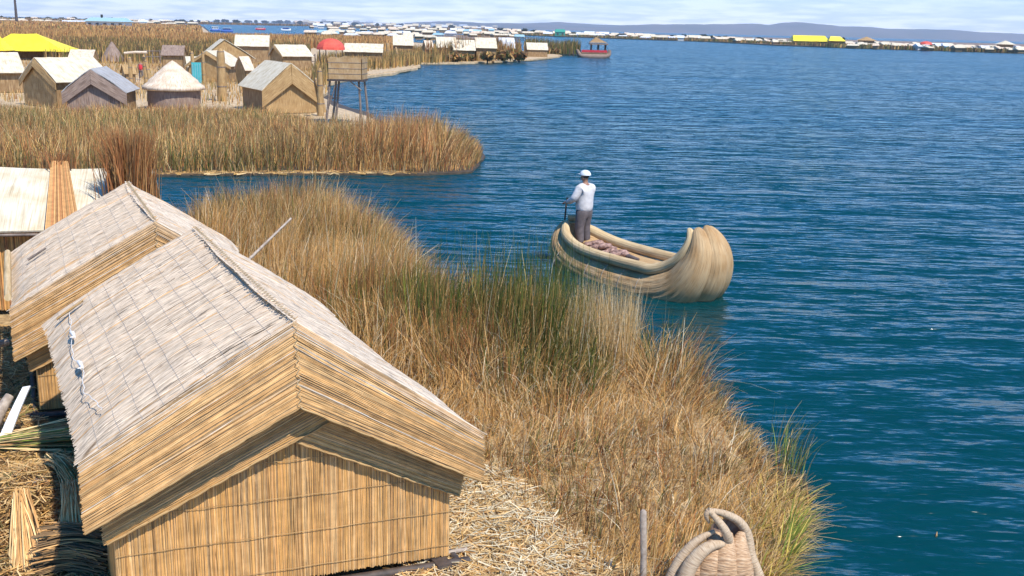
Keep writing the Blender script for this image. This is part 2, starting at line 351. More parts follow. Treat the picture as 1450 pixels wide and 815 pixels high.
def sheet(mb, S, nu=12, nv=8, off=-.004, th=.03):
    U, Vv = np.meshgrid(np.linspace(0, 1, nu+1), np.linspace(0, 1, nv+1), indexing='ij')
    P, N = S(U, Vv)
    for k in (off, off-th):
        Q = P+N*k; mb.quadgrid([[tuple(x) for x in row] for row in Q], [[(U[i, j], Vv[i, j]) for j in range(nv+1)] for i in range(nu+1)])
    A = P+N*off; B = P+N*(off-th)
    rim = [(i, 0) for i in range(nu)]+[(nu, j) for j in range(nv)]+[(nu-i, nv) for i in range(nu)]+[(0, nv-j) for j in range(nv)]
    for k in range(len(rim)):
        a, b = rim[k], rim[(k+1) % len(rim)]; mb.poly([tuple(A[a]), tuple(A[b]), tuple(B[b]), tuple(B[a])])

# ================================================================== SETTING: water, islands, hills
def water_mat():
    m, n, l, b = newmat('lake_water')
    b.inputs['Base Color'].default_value = (.0005, .032, .037, 1); b.inputs['Roughness'].default_value = .15; b.inputs['IOR'].default_value = 1.333
    tc = n.new('ShaderNodeTexCoord')
    def nse(scale, rot, sx, sy, det, ro=.5, dist=0.):
        mp = n.new('ShaderNodeMapping'); mp.inputs['Rotation'].default_value = (0, 0, R(rot)); mp.inputs['Scale'].default_value = (sx, sy, 1); l.new(tc.outputs['Object'], mp.inputs[0])
        t = n.new('ShaderNodeTexNoise'); t.inputs['Scale'].default_value = scale; t.inputs['Detail'].default_value = det; t.inputs['Roughness'].default_value = ro; t.inputs['Distortion'].default_value = dist
        l.new(mp.outputs[0], t.inputs['Vector']); return t.outputs['Fac']
    a1 = nse(1.0, 14, .55, 2.1, 3, .55, .3); a2 = nse(1.0, -18, 1.6, 4.2, 3, .6, .2); a3 = nse(1.0, 10, .16, .5, 2); a4 = nse(.02, 20, 1, 3, 3)
    def mul(x, k):
        q = n.new('ShaderNodeMath'); q.operation = 'MULTIPLY'; l.new(x, q.inputs[0])
        if isinstance(k, (int, float)): q.inputs[1].default_value = k
        else: l.new(k, q.inputs[1])
        return q.outputs[0]
    def add(x, y): q = n.new('ShaderNodeMath'); q.operation = 'ADD'; l.new(x, q.inputs[0]); l.new(y, q.inputs[1]); return q.outputs[0]
    hgt = add(add(mul(a1, .15), mul(a2, .045)), mul(a3, .32))
    gust = n.new('ShaderNodeMapRange'); gust.inputs['From Min'].default_value = .35; gust.inputs['From Max'].default_value = .65; gust.inputs['To Min'].default_value = .55; gust.inputs['To Max'].default_value = 1.1
    l.new(a4, gust.inputs[0]); hgt = mul(hgt, gust.outputs[0])
    bp = n.new('ShaderNodeBump'); bp.inputs['Strength'].default_value = .9; bp.inputs['Distance'].default_value = 1.15; l.new(hgt, bp.inputs['Height']); l.new(bp.outputs[0], b.inputs['Normal'])
    # small wind ripples as facet slopes (they stay rough however far away they are)
    def slope(scale, rot, sx, sy, kx, ky):
        mp = n.new('ShaderNodeMapping'); mp.inputs['Rotation'].default_value = (0, 0, R(rot)); mp.inputs['Scale'].default_value = (sx, sy, 1); l.new(tc.outputs['Object'], mp.inputs[0])
        t = n.new('ShaderNodeTexNoise'); t.inputs['Scale'].default_value = scale; t.inputs['Detail'].default_value = 4; t.inputs['Roughness'].default_value = .6; l.new(mp.outputs[0], t.inputs['Vector'])
        sb = n.new('ShaderNodeVectorMath'); sb.operation = 'SUBTRACT'; sb.inputs[1].default_value = (.5, .5, .5); l.new(t.outputs['Color'], sb.inputs[0])
        ml = n.new('ShaderNodeVectorMath'); ml.operation = 'MULTIPLY'; ml.inputs[1].default_value = (kx, ky, 0); l.new(sb.outputs[0], ml.inputs[0]); return ml.outputs[0]
    s1 = slope(1, 12, .7, 2.8, .6, 1.7); s2 = slope(1, -15, 2.5, 7, .5, 1.0)
    s3 = slope(1, 6, 4.5, 13, .35, .65)
    a0 = n.new('ShaderNodeVectorMath'); l.new(s1, a0.inputs[0]); l.new(s3, a0.inputs[1])
    av = n.new('ShaderNodeVectorMath'); l.new(a0.outputs[0], av.inputs[0]); l.new(s2, av.inputs[1])
    gs = n.new('ShaderNodeVectorMath'); gs.operation = 'SCALE'; l.new(av.outputs[0], gs.inputs[0]); l.new(gust.outputs[0], gs.inputs['Scale'])
    a_z = n.new('ShaderNodeVectorMath'); a_z.inputs[1].default_value = (0, -.135, 1); l.new(gs.outputs[0], a_z.inputs[0]); nn_ = n.new('ShaderNodeVectorMath'); nn_.operation = 'NORMALIZE'; l.new(a_z.outputs[0], nn_.inputs[0]); l.new(nn_.outputs[0], bp.inputs['Normal'])
    return m
mb = MB()
X = [-16000, -3000, -600, -100, 0, 100, 600, 3000, 16000]; Yv = [-60, 0, 60, 150, 400, 1000, 3000, 16000]
mb.quadgrid([[(x, y, 0) for y in Yv] for x in X], [[(x, y) for y in Yv] for x in X])
wat = mb.build('water', water_mat()); tag(wat, kind='structure')
mb = MB(); mb.poly([(-16000, -60, -.8), (16000, -60, -.8), (16000, 16000, -.8), (-16000, 16000, -.8)])
tag(mb.build('lake_bed', MT['mud']), kind='structure')

def island(name, pts, z, mat, depth=.5, lumps=0):
    pp = []
    for a_, b_ in zip(pts, list(pts[1:])+[pts[0]]):
        a_, b_ = Vector((a_[0], a_[1])), Vector((b_[0], b_[1])); m_ = 5; nr = Vector(((b_-a_).y, -(b_-a_).x))
        for q_ in range(m_): pp.append(a_.lerp(b_, q_/m_)+nr*(.03*random.uniform(-1, 1) if q_ and (b_-a_).length < 40 else 0))
    bm = bmesh.new(); vs = [bm.verts.new((p[0], p[1], z)) for p in pp]; f = bm.faces.new(vs)
    if f.normal.z < 0: f.normal_flip()
    r = bmesh.ops.extrude_face_region(bm, geom=[f]); ev = [v for v in r['geom'] if isinstance(v, bmesh.types.BMVert)]
    for v in ev: v.co.z -= depth
    bmesh.ops.triangulate(bm, faces=bm.faces[:]); bmesh.ops.recalc_face_normals(bm, faces=bm.faces[:])
    me = bpy.data.meshes.new(name); bm.to_mesh(me); bm.free(); me.materials.append(mat)
    uv = me.uv_layers.new(name='UVMap')
    o = bpy.data.objects.new(name, me); COL.objects.link(o); return tag(o, kind='structure')
def XY(*q): return [at(*p) for p in q]

# near island: reed bed outline then the straw floor
T = 1.30
bed_back = XY((262, 292, T), (330, 268, T), (430, 262, T), (520, 288, T), (568, 318, T), (590, 350, T), (640, 378, 1.45), (700, 378, 1.55), (790, 384, 1.7), (845, 405, 1.75), (880, 432, 1.75), (893, 455, 1.6))
bed_right = XY((908, 520, .1), (975, 556, .1), (1045, 605, .1), (1085, 660, .1), (1112, 705, .1), (1098, 760, .1), (1075, 830, .1), (1050, 900, .1))
land1 = [(-30, 3)] + [(-30, 24)] + [(p.x-.1, p.y-.5) for p in bed_back] + [(p.x-.35, p.y-.1) for p in bed_right] + [(1.5, 3)]
island('near_island', land1, .28, MT['straw_ground'], .6)
ALEFT = [(-4.05, 8.45), (-.05, 10.0), (-2.25, 14.6), (-6.25, 13.1)]
footA = [(-4.2, 8.2), (.1, 9.8), (-2.3, 14.9), (-6.6, 13.4)]
footB = [(-7.2, 13.2), (-3.0, 14.6), (-4.7, 18.4), (-8.9, 17.4)]
footC = [(-12, 18.6), (-7.1, 19.6), (-7.0, 23.4), (-12, 23.0)]
near_edge = XY((1000, 960, .3), (900, 880, .3), (835, 815, .3), (765, 745, .3), (705, 690, .3), (665, 655, .3))
bed_poly = bed_back + bed_right + near_edge + [Vector((-.2, 11.2, 0)), Vector((-2.0, 14.9, 0)), Vector((-3.3, 17.5, 0)), Vector((-6.4, 21.5, 0))]

# second island with the village
isl2 = XY((-1400, 258), (0, 252), (225, 250), (480, 248), (600, 249), (668, 245), (684, 228), (676, 205), (640, 192), (575, 190), (548, 181), (520, 160), (478, 147), (462, 134), (458, 118), (490, 112), (520, 109), (560, 103), (597, 94), (588, 89), (650, 89), (700, 87), (760, 84), (797, 80), (790, 74), (700, 70), (560, 57), (450, 51), (300, 47.5), (288, 37), (200, 33.5), (0, 30.5), (-300, 24))
island('village_island', isl2, .07, MT['mud'], .5)
vg = XY((-700, 158, .3), (0, 156, .3), (100, 162, .3), (210, 160, .3), (340, 162, .3), (430, 168, .3), (455, 180, .3), (478, 184, .3), (490, 172, .3), (470, 148, .3), (460, 132, .3), (457, 118, .3), (490, 111, .3), (520, 107, .3), (560, 102, .3), (592, 94, .3), (586, 88, .3), (650, 88, .3), (700, 86, .3), (760, 83, .3), (793, 79, .3), (787, 74, .3), (700, 69, .3), (560, 57.5, .3), (450, 51.5, .3), (300, 48, .3), (286, 37.5, .3), (200, 34, .3), (0, 31, .3), (-300, 24.5, .3))
island('village_ground', vg, .26, MT['landing'], .3)
# sandy-pale straw landings on it
def landing(pts, z=.34): return island('straw_landing', pts, z, MT['landing'], .25)
landing(XY((470, 150, .3), (520, 165, .3), (546, 182, .3), (500, 190, .3), (455, 185, .3), (440, 165, .3)), .35)
landing(XY((500, 108, .3), (560, 101, .3), (595, 92, .3), (580, 89, .3), (530, 95, .3), (480, 102, .3)), .35)
landing(XY((700, 87, .3), (760, 83, .3), (796, 78, .3), (770, 75, .3), (720, 79, .3), (690, 84, .3)), .35)
# far shores
far1 = XY((-900, 9), (-300, 22), (0, 30), (200, 33), (300, 34.5), (450, 37), (700, 45), (740, 50), (860, 54.5), (1000, 59), (1100, 64.5), (1200, 68), (1300, 71), (1450, 75.5), (1700, 86), (2300, 100))
back = [Vector((p.x*2.2, p.y*2.2+900, 0)) for p in reversed(far1)]
island('far_shore', far1+back, .6, MT['field'], 1.0)
far2 = XY((440, 47), (560, 45.5), (700, 52), (745, 53.5), (700, 57), (560, 53), (420, 52))
island('far_islet', far2, .5, MT['field'], .9)

def hill_range(name, x0, x1, Y, prof, mat, depth=900):
    """a ridge of real hills: profile rows falling to front and back"""
    n = 160; rows = []; uv = []
    for i in range(n+1):
        px = x0+(x1-x0)*i/n; base = at(px, 0, 0) if False else None
        xw = (px-CX)/FPX*Y*1.03
        h = 0
        for (a, b) in zip(prof[:-1], prof[1:]):
            if a[0] <= px <= b[0]: k = (px-a[0])/(b[0]-a[0]); k = k*k*(3-2*k); h = a[1]*(1-k)+b[1]*k
        h = h*Y/FPX
        row = []
        for j in range(9):
            t = j/8; pr = math.sin(math.pi*t)**.8 if 0 < t < 1 else 0
            nn = 1+.22*mnoise.noise(Vector((xw*.0012, t*3, Y*.001)))+.12*mnoise.noise(Vector((xw*.006, t*5, 3)))
            row.append((xw, Y+(t-.5)*depth*2, max(0, h*pr*nn)-3))
        rows.append(row); uv.append([(xw, j) for j in range(9)])
    mb = MB(); mb.quadgrid(rows, uv); return tag(mb.build(name, mat), kind='structure')
MT['hill'] = plain('dry_hillside', (.17, .13, .10), (.10, .09, .06), .002, .95, 0)
hill_range('hills', 380, 1500, 9000, [(380, 0), (480, 5), (560, 4), (660, 7), (760, 8), (830, 7), (900, 11), (960, 13), (1050, 16), (1110, 21), (1150, 15), (1230, 12), (1290, 14), (1330, 13), (1380, 11), (1420, 5), (1470, 2), (1500, 0)], MT['hill'])
hill_range('far_hills', 500, 1500, 10900, [(500, 0), (640, 9), (700, 6), (780, 12), (860, 9), (1000, 10), (1100, 12), (1250, 9), (1400, 10), (1500, 7)], MT['hill'], 600)

# ================================================================== FOREGROUND HUTS
def cols_bleached(n): return mixcols(n, dict(pale=3, straw=1), .08)*np.array([[.98, .97, 1.06]]) * np.where(RNG.random((n, 1)) < .16, .62, 1)
PAL['bleach'] = (.59, .485, .37); PAL['bleach2'] = (.52, .405, .295); PAL['tan'] = (.56, .315, .12); PAL['tan2'] = (.62, .38, .165); PAL['tanD'] = (.46, .245, .09); PAL['orange'] = (.59, .315, .10)
def reed_hut(label, F, Bk, L, Rr, drop, ground, det=1.0, group=None, walls=True, seed=0, hood2=True, skirt=True):
    """F,Bk ridge ends (front/back); L,Rr vectors from ridge to the left/right eave; drop=(left,apex,right) hood drops"""
    F, Bk, L, Rr = [np.array(v, float) for v in (F, Bk, L, Rr)]
    base = Vector(((F[0]+Bk[0])/2, (F[1]+Bk[1])/2, ground)); t = thing('reed_hut', label, 'hut', base, group)
    dn = np.array([0, 0, -1.0]); rid = Bk-F; ru = rid/np.linalg.norm(rid); rl = np.linalg.norm(rid)
    out = -ru*.0
    stv = [.09, .19, .29, .39, .49, .59, .69, .79, .89]
    for side, E in (('left', L), ('right', Rr)):
        # v: eave(0) -> ridge(1); u: front(0) -> back(1)
        e0 = F+E; e1 = Bk+E; lu = rl; lv = np.linalg.norm(E)
        S = bilin(e0, e1, Bk, F, sag=.05, bulge=.05, flip=(side == 'right'), lump=.026, seed=seed+len(side), edge=(.05 if side == 'left' else .13), pin=.10)
        if S(np.array(.5), np.array(.5))[1][2] < 0: S = bilin(e0, e1, Bk, F, sag=.05, bulge=.05, flip=(side != 'right'), lump=.026, seed=seed+len(side), edge=(.05 if side == 'left' else .13), pin=.10)
        mb = MB(); sheet(mb, S, 14, 8); rf = mb.build('roof_mat', MT['mat_under'], t)
        n = int(lu/.0088*det); c = mixcols(n, dict(bleach=6, bleach2=2, tan=.5), .10)
        if side == 'left': c *= np.array([[1.0, .965, .92]])  # left slope's reed colour warmed to offset the bluish sky light on it
        mat_reeds('roof_reeds', S, lu, n, c, rf, rows=34, wid=.0105, rise=.006, stitches=stv, ragged=.045, dash=.42)
        # overlay dark cracks: loose darker reeds
        k = int(n*.10); uu = RNG.random(k); 
        mb = MB()
        for q, sv in enumerate(stv): cordline(mb, S, sv, .005, .995, .0028, 60, .003, q, .0015)
        mb.build('stitching', MT['cord'], rf)
        # front hood hanging from the fold
        dL = drop[0] if side == 'left' else drop[2]
        lean = -ru*.10
        h0 = F+E+dn*dL+lean*.6; h1 = F+dn*drop[1]+lean
        S2 = bilin(h0, F+E, F, h1, bulge=0, lump=.012, seed=seed+9)
        if S2(np.array(.5), np.array(.5))[1] @ (-ru) < 0: S2 = bilin(h0, F+E, F, h1, bulge=0, flip=True, lump=.012, seed=seed+9)
        mb = MB(); sheet(mb, S2, 6, 10); hd = mb.build('roof_hood', MT['mat_under'], t)
        n2 = int((dL+drop[1])*.5/.0090*det); cc = mixcols(n2, dict(tan=6, tan2=3, tanD=1.6, bleach=1), .10)
        uu = (np.arange(n2)/n2)[:, None]; cc = cc*(1-np.clip(uu-.8, 0, 1)*3*.7) + np.array([PAL['bleach']])*np.clip(uu-.8, 0, 1)*3*.7
        mat_reeds('hood_reeds', S2, (dL+drop[1])/2, n2, cc, hd, rows=22, wid=.0108, rise=.0055, ragged=.02, dash=.10)
        # rolled lower rim in short tied lengths
        def rim(Sx, nm, par, per, r_):
            vs_ = np.linspace(0, 1, per*6+1); p, nn = Sx(np.zeros(len(vs_)), vs_); ph = np.arange(len(vs_)) % 6
            mb = MB(); mb.tube([tuple(a_+b_*.008+np.array([0, 0, .004*math.sin(i_*.9)])) for i_, (a_, b_) in enumerate(zip(p, nn))], [r_*(.55 if k_ == 0 else 1.0) for k_ in ph], 8); mb.build(nm, MT['tan'], par)
        rim(S2, 'hood_rim', hd, 8, .014)
        if hood2:
            # second mat under the hood, set back against the wall
            off = ru*.12
            a = F+E*.93+dn*(dL-.02)+off; b_ = F+dn*(drop[1]-.10)+off - E*(.17 if side == 'left' else 0.0)
            h3 = F+E*.90+dn*(dL+.33)+off*1.05; h4 = F+dn*(drop[1]+.42)+off*1.05 - E*(.17 if side == 'left' else .0)+dn*(-.17*np.array(E)[2]*0)
            if side == 'left': b_ = b_+dn*.10; h4 = h4+dn*.02-off*.3
            S3 = bilin(h3, a, b_, h4, lump=.012, seed=seed+5)
            if S3(np.array(.5), np.array(.5))[1] @ (-ru) < 0: S3 = bilin(h3, a, b_, h4, flip=True, lump=.012, seed=seed+5)
            mb = MB(); sheet(mb, S3, 5, 8); hd = mb.build('gable_mat', MT['mat_under'], t)
            n3 = int(.42/.009*det); mat_reeds('gable_mat_reeds', S3, .42, n3, mixcols(n3, dict(tan=5, orange=3, tanD=2, tan2=2), .10), hd, rows=18, wid=.0108, rise=.006, ragged=.025, dash=.12)
            rim(S3, 'gable_mat_rim', hd, 11, .014)
    # ridge seam: laced cord zig-zag over ridge and down the hood
    mb = MB(); pts = []
    nk = int(rl/.045)
    for k in range(nk+1):
        p = F+rid*k/nk; s_ = 1 if k % 2 else -1; pts.append(tuple(p+np.array([ru[1], -ru[0], 0])*s_*.022+np.array([0, 0, .016])))
    mb.tube(pts, .0036, 5)
    pts = []
    for k in range(18):
        p = F+dn*drop[1]*k/17-ru*(.03+.10*k/17); s_ = 1 if k % 2 else -1; pts.append(tuple(p+np.array([ru[1], -ru[0], 0])*s_*.02))
    mb.tube(pts, .0036, 5)
    mb.build('ridge_lacing', MT['boatroll'], t)
    if walls:
        off = ru*.20; k_ = .86
        gl = F+L*k_+off; gr = F+Rr*k_+off; ap = F+off+dn*.12
        # front wall: vertical reeds, u across, v up; top follows the roof
        A = np.array([gl[0], gl[1], ground+.16]); B = np.array([gr[0], gr[1], ground+.16])
        nw = int(np.linalg.norm(B-A)/.0092*det); wn = np.cross(B-A, [0, 0, 1]); wn /= np.linalg.norm(wn)
        if wn @ (-ru) < 0: wn = -wn
        kf = np.linalg.norm(L[:2])/(np.linalg.norm(L[:2])+np.linalg.norm(Rr[:2]))
        def SW(u, v):
            u = np.asarray(u); v = np.asarray(v); q = A+(B-A)*u[..., None]
            top = np.where(u < kf, (ap[2])+(gl[2]-ap[2])*(1-u/kf), ap[2]+(gr[2]-ap[2])*((u-kf)/(1-kf)))-.05
            z = A[2]+(top-A[2])*v; q = q.copy(); q[..., 2] = z
            q = q+wn*(.012*nz(u*9, v*3, 1, seed+2)[..., None]); return q, np.broadcast_to(wn, q.shape)
        mb = MB(); sheet(mb, SW, 24, 4); fw = mb.build('front_wall', MT['mat_under'], t)
        mat_reeds('front_wall_reeds', SW, np.linalg.norm(B-A), nw, mixcols(nw, dict(orange=5, tan=3, tanD=2.2, tan2=2), .14), fw, rows=18, wid=.0112, rise=.0065, ragged=.015, dash=.2, stitches=(.1, .3, .5, .7, .9))
        mb = MB()
        for zz in (.12, .50, .88, 1.26, 1.64):
            pts = []
            for u in np.linspace(0, 1, 50):
                top = SW(np.array(u), np.array(1.0))[0][2]; z = A[2]+zz
                if z < top: pts.append(tuple(A+(B-A)*u+wn*.022+np.array([0, 0, zz+.0025*math.sin(u*47)])))
            if len(pts) > 3: mb.tube(pts, .0032, 5)
        mb.build('wall_stitching', MT['tan'], fw)
        for E in (L, Rr):
            a = F+E*k_+off; b_ = Bk+E*k_-off; a2 = np.array([a[0], a[1], ground+.16]); b2 = np.array([b_[0], b_[1], ground+.16])
            S4 = bilin(a2, b2, [b_[0], b_[1], b_[2]-.06], [a[0], a[1], a[2]-.06])
            o4 = S4(np.array(.5), np.array(.5))[1] @ E
            if o4 < 0: S4 = bilin(a2, b2, [b_[0], b_[1], b_[2]-.06], [a[0], a[1], a[2]-.06], flip=True)
            mb = MB(); sheet(mb, S4, 6, 3); sw = mb.build('side_wall', MT['mat_under'], t); n4 = int(np.linalg.norm(b2-a2)/.02*det)
            mat_reeds('side_wall_reeds', S4, np.linalg.norm(b2-a2), n4, mixcols(n4, dict(orange=5, tan=3, tanD=2), .14), sw, rows=5, wid=.022, rise=.011)
        # back gable
        mb = MB(); a = Bk+L*k_-off; b_ = Bk+Rr*k_-off; c_ = Bk-off+dn*.1
        mb.poly([(a[0], a[1], ground+.1), (b_[0], b_[1], ground+.1), tuple(b_), tuple(c_), tuple(a)]); mb.poly([tuple(np.array(p)-ru*.03) for p in [(a[0], a[1], ground+.1), (b_[0], b_[1], ground+.1), tuple(b_), tuple(c_), tuple(a)]]); mb.build('back_wall', MT['wallreed'], t)
        # timber sill frame under the walls
        mb = MB(); c = [F+L*.90+off*.6, F+Rr*.90+off*.6, Bk+Rr*.9, Bk+L*.9]
        for i in range(4):
            p, q = c[i].copy(), c[(i+1) % 4].copy(); p[2] = q[2] = ground+.09+(.002 if i % 2 else 0); e = (q-p)/np.linalg.norm(q-p)*.12
            if i % 2 == 0: mb.tube([tuple(p-e), tuple(q+e)], .05, 6)
            else: mb.tube([tuple(p), tuple(q)], .045, 6)
        mb.build('sill_beam', MT['darkwood'], t)
    return t

GA = .30
A_F = (-1.98, 9.33, 3.15); A_B = (-4.21, 13.74, 3.15)
A_L = (-1.79, -.67, -1.15); A_R = (1.72, .65, -1.29)
hutA = reed_hut('large foreground reed hut nearest the camera, bleached roof mat stitched in squares', A_F, A_B, A_L, A_R, (.66, .80, .52), GA, seed=1)
B_F = (-4.94, 14.38, 3.1); B_B = (-6.59, 17.89, 3.1)
hutB = reed_hut('reed hut half hidden directly behind the largest foreground hut', B_F, B_B, (-1.79, -.67, -1.12), (1.68, .60, -1.15), (.72, .85, .6), GA, seed=4)

def spl0(pts, n=40):
    P = np.array(pts, float); u = np.linspace(0, len(P)-1, n); return np.stack([np.interp(u, range(len(P)), P[:, k]) for k in range(P.shape[1])], 1)
# things lying on the big roof
def on_left(u, v, off=.03):
    e0 = np.array(A_F)+np.array(A_L); e1 = np.array(A_B)+np.array(A_L); q = e0*(1-u)*(1-v)+e1*u*(1-v)+np.array(A_B)*u*v+np.array(A_F)*(1-u)*v
    return q+np.array([-.35, -.25, .9])/1.0*off + np.array([0, 0, .05*4*v*(1-v)])
mb = MB()
pts = [on_left(u, v, .035) for u, v in ((.93, .10), (.90, .16), (.72, .13), (.55, .10), (.42, .13), (.30, .10), (.20, .14), (.14, .15))]
for a_, b_ in zip(pts[:-1], pts[1:]): pass
mb.tube([tuple(np.array(v)+np.array([0.012*math.sin(i_*1.7), .01*math.cos(i_*2.3), 0])) for i_, v in enumerate(spl0(pts))], .0042, 5); tag(mb.build('cord', MT['whitecord'], origin=tuple(pts[3])), 'thin white cord with knots lying down the left eave of the nearest roof', 'cord')
co = [o for o in COL.objects if o.name == 'cord'][0]
for u, v in ((.73, .13), (.49, .12)):
    mb = MB(); p = on_left(u, v, .04); q = on_left(u-.055, v+.01, .045)
    mb.tube([tuple(p), tuple((p+q)/2+np.array([0, 0, .012])), tuple(q)], [.018, .028, .016], 8)
    for s_ in (-1, 0, 1): mb.tube([tuple(q), tuple(q+np.array([.03*s_, -.05, .0]))], [.01, .005], 5)
    mb.build('knot', MT['whitecord'], co)
mb = MB(); p = on_left(.90, .08, .05); q = on_left(.90, .24, .05)
for k in range(5): mb.tube([tuple(p+np.array([0, .012*k, .01*(k % 2)])), tuple(q+np.array([0, .010*k, .012*(k % 2)]))], [.012, .006], 6)
tag(mb.build('reed_peg', MT['tan'], origin=tuple(p)), 'short split reed peg on upper left corner of the nearest roof', 'peg')
mb = MB(); e = np.array(B_F)+np.array((-1.79, -.67, -1.12)); rr = np.array(B_B)-np.array(B_F)
p = e+rr*.55+np.array([.25, .1, .22]); q = p+np.array([.24, .11, .165])
mb.tube([tuple(p), tuple(q)], [.022, .014], 6); tag(mb.build('reed_peg', MT['wood'], origin=tuple(p)), 'brown reed peg on the roof of the hut behind', 'peg')

# hut C: broad cream roof at the left edge
cL = (-14.2, 20.3, 2.85); cR = (-7.55, 22.0, 2.75)
def hutC():
    t = thing('reed_hut', 'hut with cream sheet roof crossed by brown reed strip at left edge', 'hut', (-11, 20, .3))
    r0_, r1_ = Vector(cL), Vector(cR); dv_ = Vector((.62, -2.15, -.88)); bk = Vector((-.5, 1.9, -.95))
    mb = MB(); mb.slab(r0_+dv_, r1_+dv_, r1_, r0_, .035, 24, 8, .06, .05); mb.build('roof_sheet', MT['cream'], t)
    mb = MB(); mb.slab(r0_, r1_, r1_+bk, r0_+bk, .035, 24, 8, .05, .05); mb.build('roof_sheet', MT['cream'], t)
    # reed strips tied over the roof, flaring to the bottom
    def strip(px_top, px_bot, w0, w1, top, nn, spec):
        P0 = at(*px_top); Q = at(*px_bot); n = nn; u = RNG.uniform(-.5, .5, n); rows = 7; tt = np.linspace(0, 1, rows)
        V = np.zeros((n, rows, 3, 3)); d = np.array((r1_-r0_).normalized())
        c = np.array(P0)[None, None]*(1-tt)[None, :, None]+np.array(Q)[None, None]*tt[None, :, None]
        c = c+d[None, None]*(u[:, None]*(w0+(w1-w0)*tt[None]))[..., None]
        c[..., 2] += .07+RNG.uniform(0, .05, n)[:, None]
        for k, s_ in enumerate((-1, 0, 1)):
            V[:, :, k] = c+d*s_*.009; V[:, :, k, 2] += .008*(k == 1)
        strips('reed_strip', V, 0, 0, mixcols(n, spec, .2), MT['strand'], parent=t, smooth=True)
    strip((85, 236, 2.83), (90, 345, 1.9), .32, .62, 0, 260, dict(rust=3, tanD=4, tan=2))
    # wall
    a = r0_+dv_*.9; b = r1_+dv_*.9
    S4 = bilin((a.x, a.y, .4), (b.x, b.y, .4), (b.x, b.y, b.z-.04), (a.x, a.y, a.z-.04))
    mb = MB(); sheet(mb, S4, 6, 3, off=-.01 if S4(np.array(.5), np.array(.5))[1][1] < 0 else .01); wl = mb.build('front_wall', MT['mat_under'], t)
    Sf = bilin((a.x, a.y-.02, .4), (b.x, b.y-.02, .4), (b.x, b.y-.02, b.z-.04), (a.x, a.y-.02, a.z-.04), flip=S4(np.array(.5), np.array(.5))[1][1] > 0)
    mat_reeds('front_wall_reeds', Sf, (b-a).length, 420, mixcols(420, dict(orange=5, rust=2, tanD=2)), wl, rows=5, wid=.022, rise=.012)
    c = r0_+bk*.9; d_ = r1_+bk*.9; mb = MB(); mb.slab((c.x, c.y, .4), (d_.x, d_.y, .4), d_, c, .03, 4, 2); mb.build('back_wall', MT['wallreed'], t)
    mb = MB(); e0 = r1_-(r1_-r0_).normalized()*.2
    for ed in (e0,):
        mb.poly([(ed.x+dv_.x*.88, ed.y+dv_.y*.88, .4), (ed.x+bk.x*.88, ed.y+bk.y*.88, .4), ed+bk*.88-Vector((0, 0, .05)), ed-Vector((0, 0, .08)), ed+dv_*.88-Vector((0, 0, .05))])
    mb.build('end_wall', MT['wallreed'], t)
    mb = MB(); p = r0_+dv_*1.0; q = r1_+dv_*1.0; mb.tube([p-Vector((0, 0, .03)), (p+q)/2-Vector((0, 0, .05)), q-Vector((0, 0, .03))], .03, 6); mb.build('eave_pole', MT['wood'], t)
hutC()
# upright reddish reed sheaves standing behind/over hut C
def sheaf(name, label, px, z, h, w, n, spec, spread=.25, group=None):
    c = at(px[0], px[1], z); xy = np.stack([RNG.normal(c.x, w*.38, n), RNG.normal(c.y, .14, n)], 1)
    ang = np.where(xy[:, 0] > c.x, 0, np.pi)+RNG.normal(0, .6, n)
    o = blades(name, xy, z+RNG.uniform(-.1, .1, n), h*RNG.uniform(.65, 1.1, n), .022, spread*np.abs(RNG.normal(0, 1, n)).clip(0, 2), mixcols(n, spec, .2), rows=5, leandir=ang, origin=tuple(c))
    tag(o, label, 'reed bundle', group); return o
sheaf('reed_sheaf', 'tall reddish brown reed sheaf standing above the cream roof beside the hut peak', (187, 290), 2.25, 1.42, .44, 1500, dict(rust=6, brown=2, tanD=4, tan=1), spread=.16)
sheaf('reed_sheaf', 'narrow brown reed sheaf poking above the middle of the cream roof', (84, 244), 2.7, .5, .4, 160, dict(rust=4, brown=3, tanD=2))

# ================================================================== LEFT FOREGROUND CLUTTER
def G(x, y, z=.32): return at(x, y, z)
# long white panel and grey one
mb = MB(); a = at(38, 548, 1.05); b = at(2, 632, .45)
d = (b-a); s_ = Vector((.14, .04, .02)); mb.slab(a-s_*.3, a+s_*.35, b+s_*.55, b-s_*.45, .03, 2, 8, .03)
tag(mb.build('panel', MT['white'], origin=tuple(b)), 'long white tapering panel leaning beside the dark gap between huts', 'panel')
mb = MB(); a = at(14, 560, .9); b = at(-12, 612, .5); mb.tube([a, (a+b)/2+Vector((0, 0, .05)), b], [.06, .08, .07], 10)
tag(mb.build('log', MT['palewood'], origin=tuple(b)), 'short pale grey log behind the white panel', 'log')
mb = MB(); a = at(-25, 492, 1.0); b = at(11, 484, 1.0); mb.tube([a, b], [.06, .055], 10)
tag(mb.build('log', MT['palewood'], origin=tuple(b)), 'pale pole end pointing at the eave of the second hut', 'log')
mb = MB(); p = e+np.array([-.03, -.0, .02]); q = e+rr+np.array([-.03, 0, .0]); mb.tube([tuple(p+(q-p)*.15), tuple((p+q)/2+np.array([0, 0, .0])), tuple(q)], [.05, .055, .05], 8)
mb.build('eave_roll', MT['boatroll'], hutB)
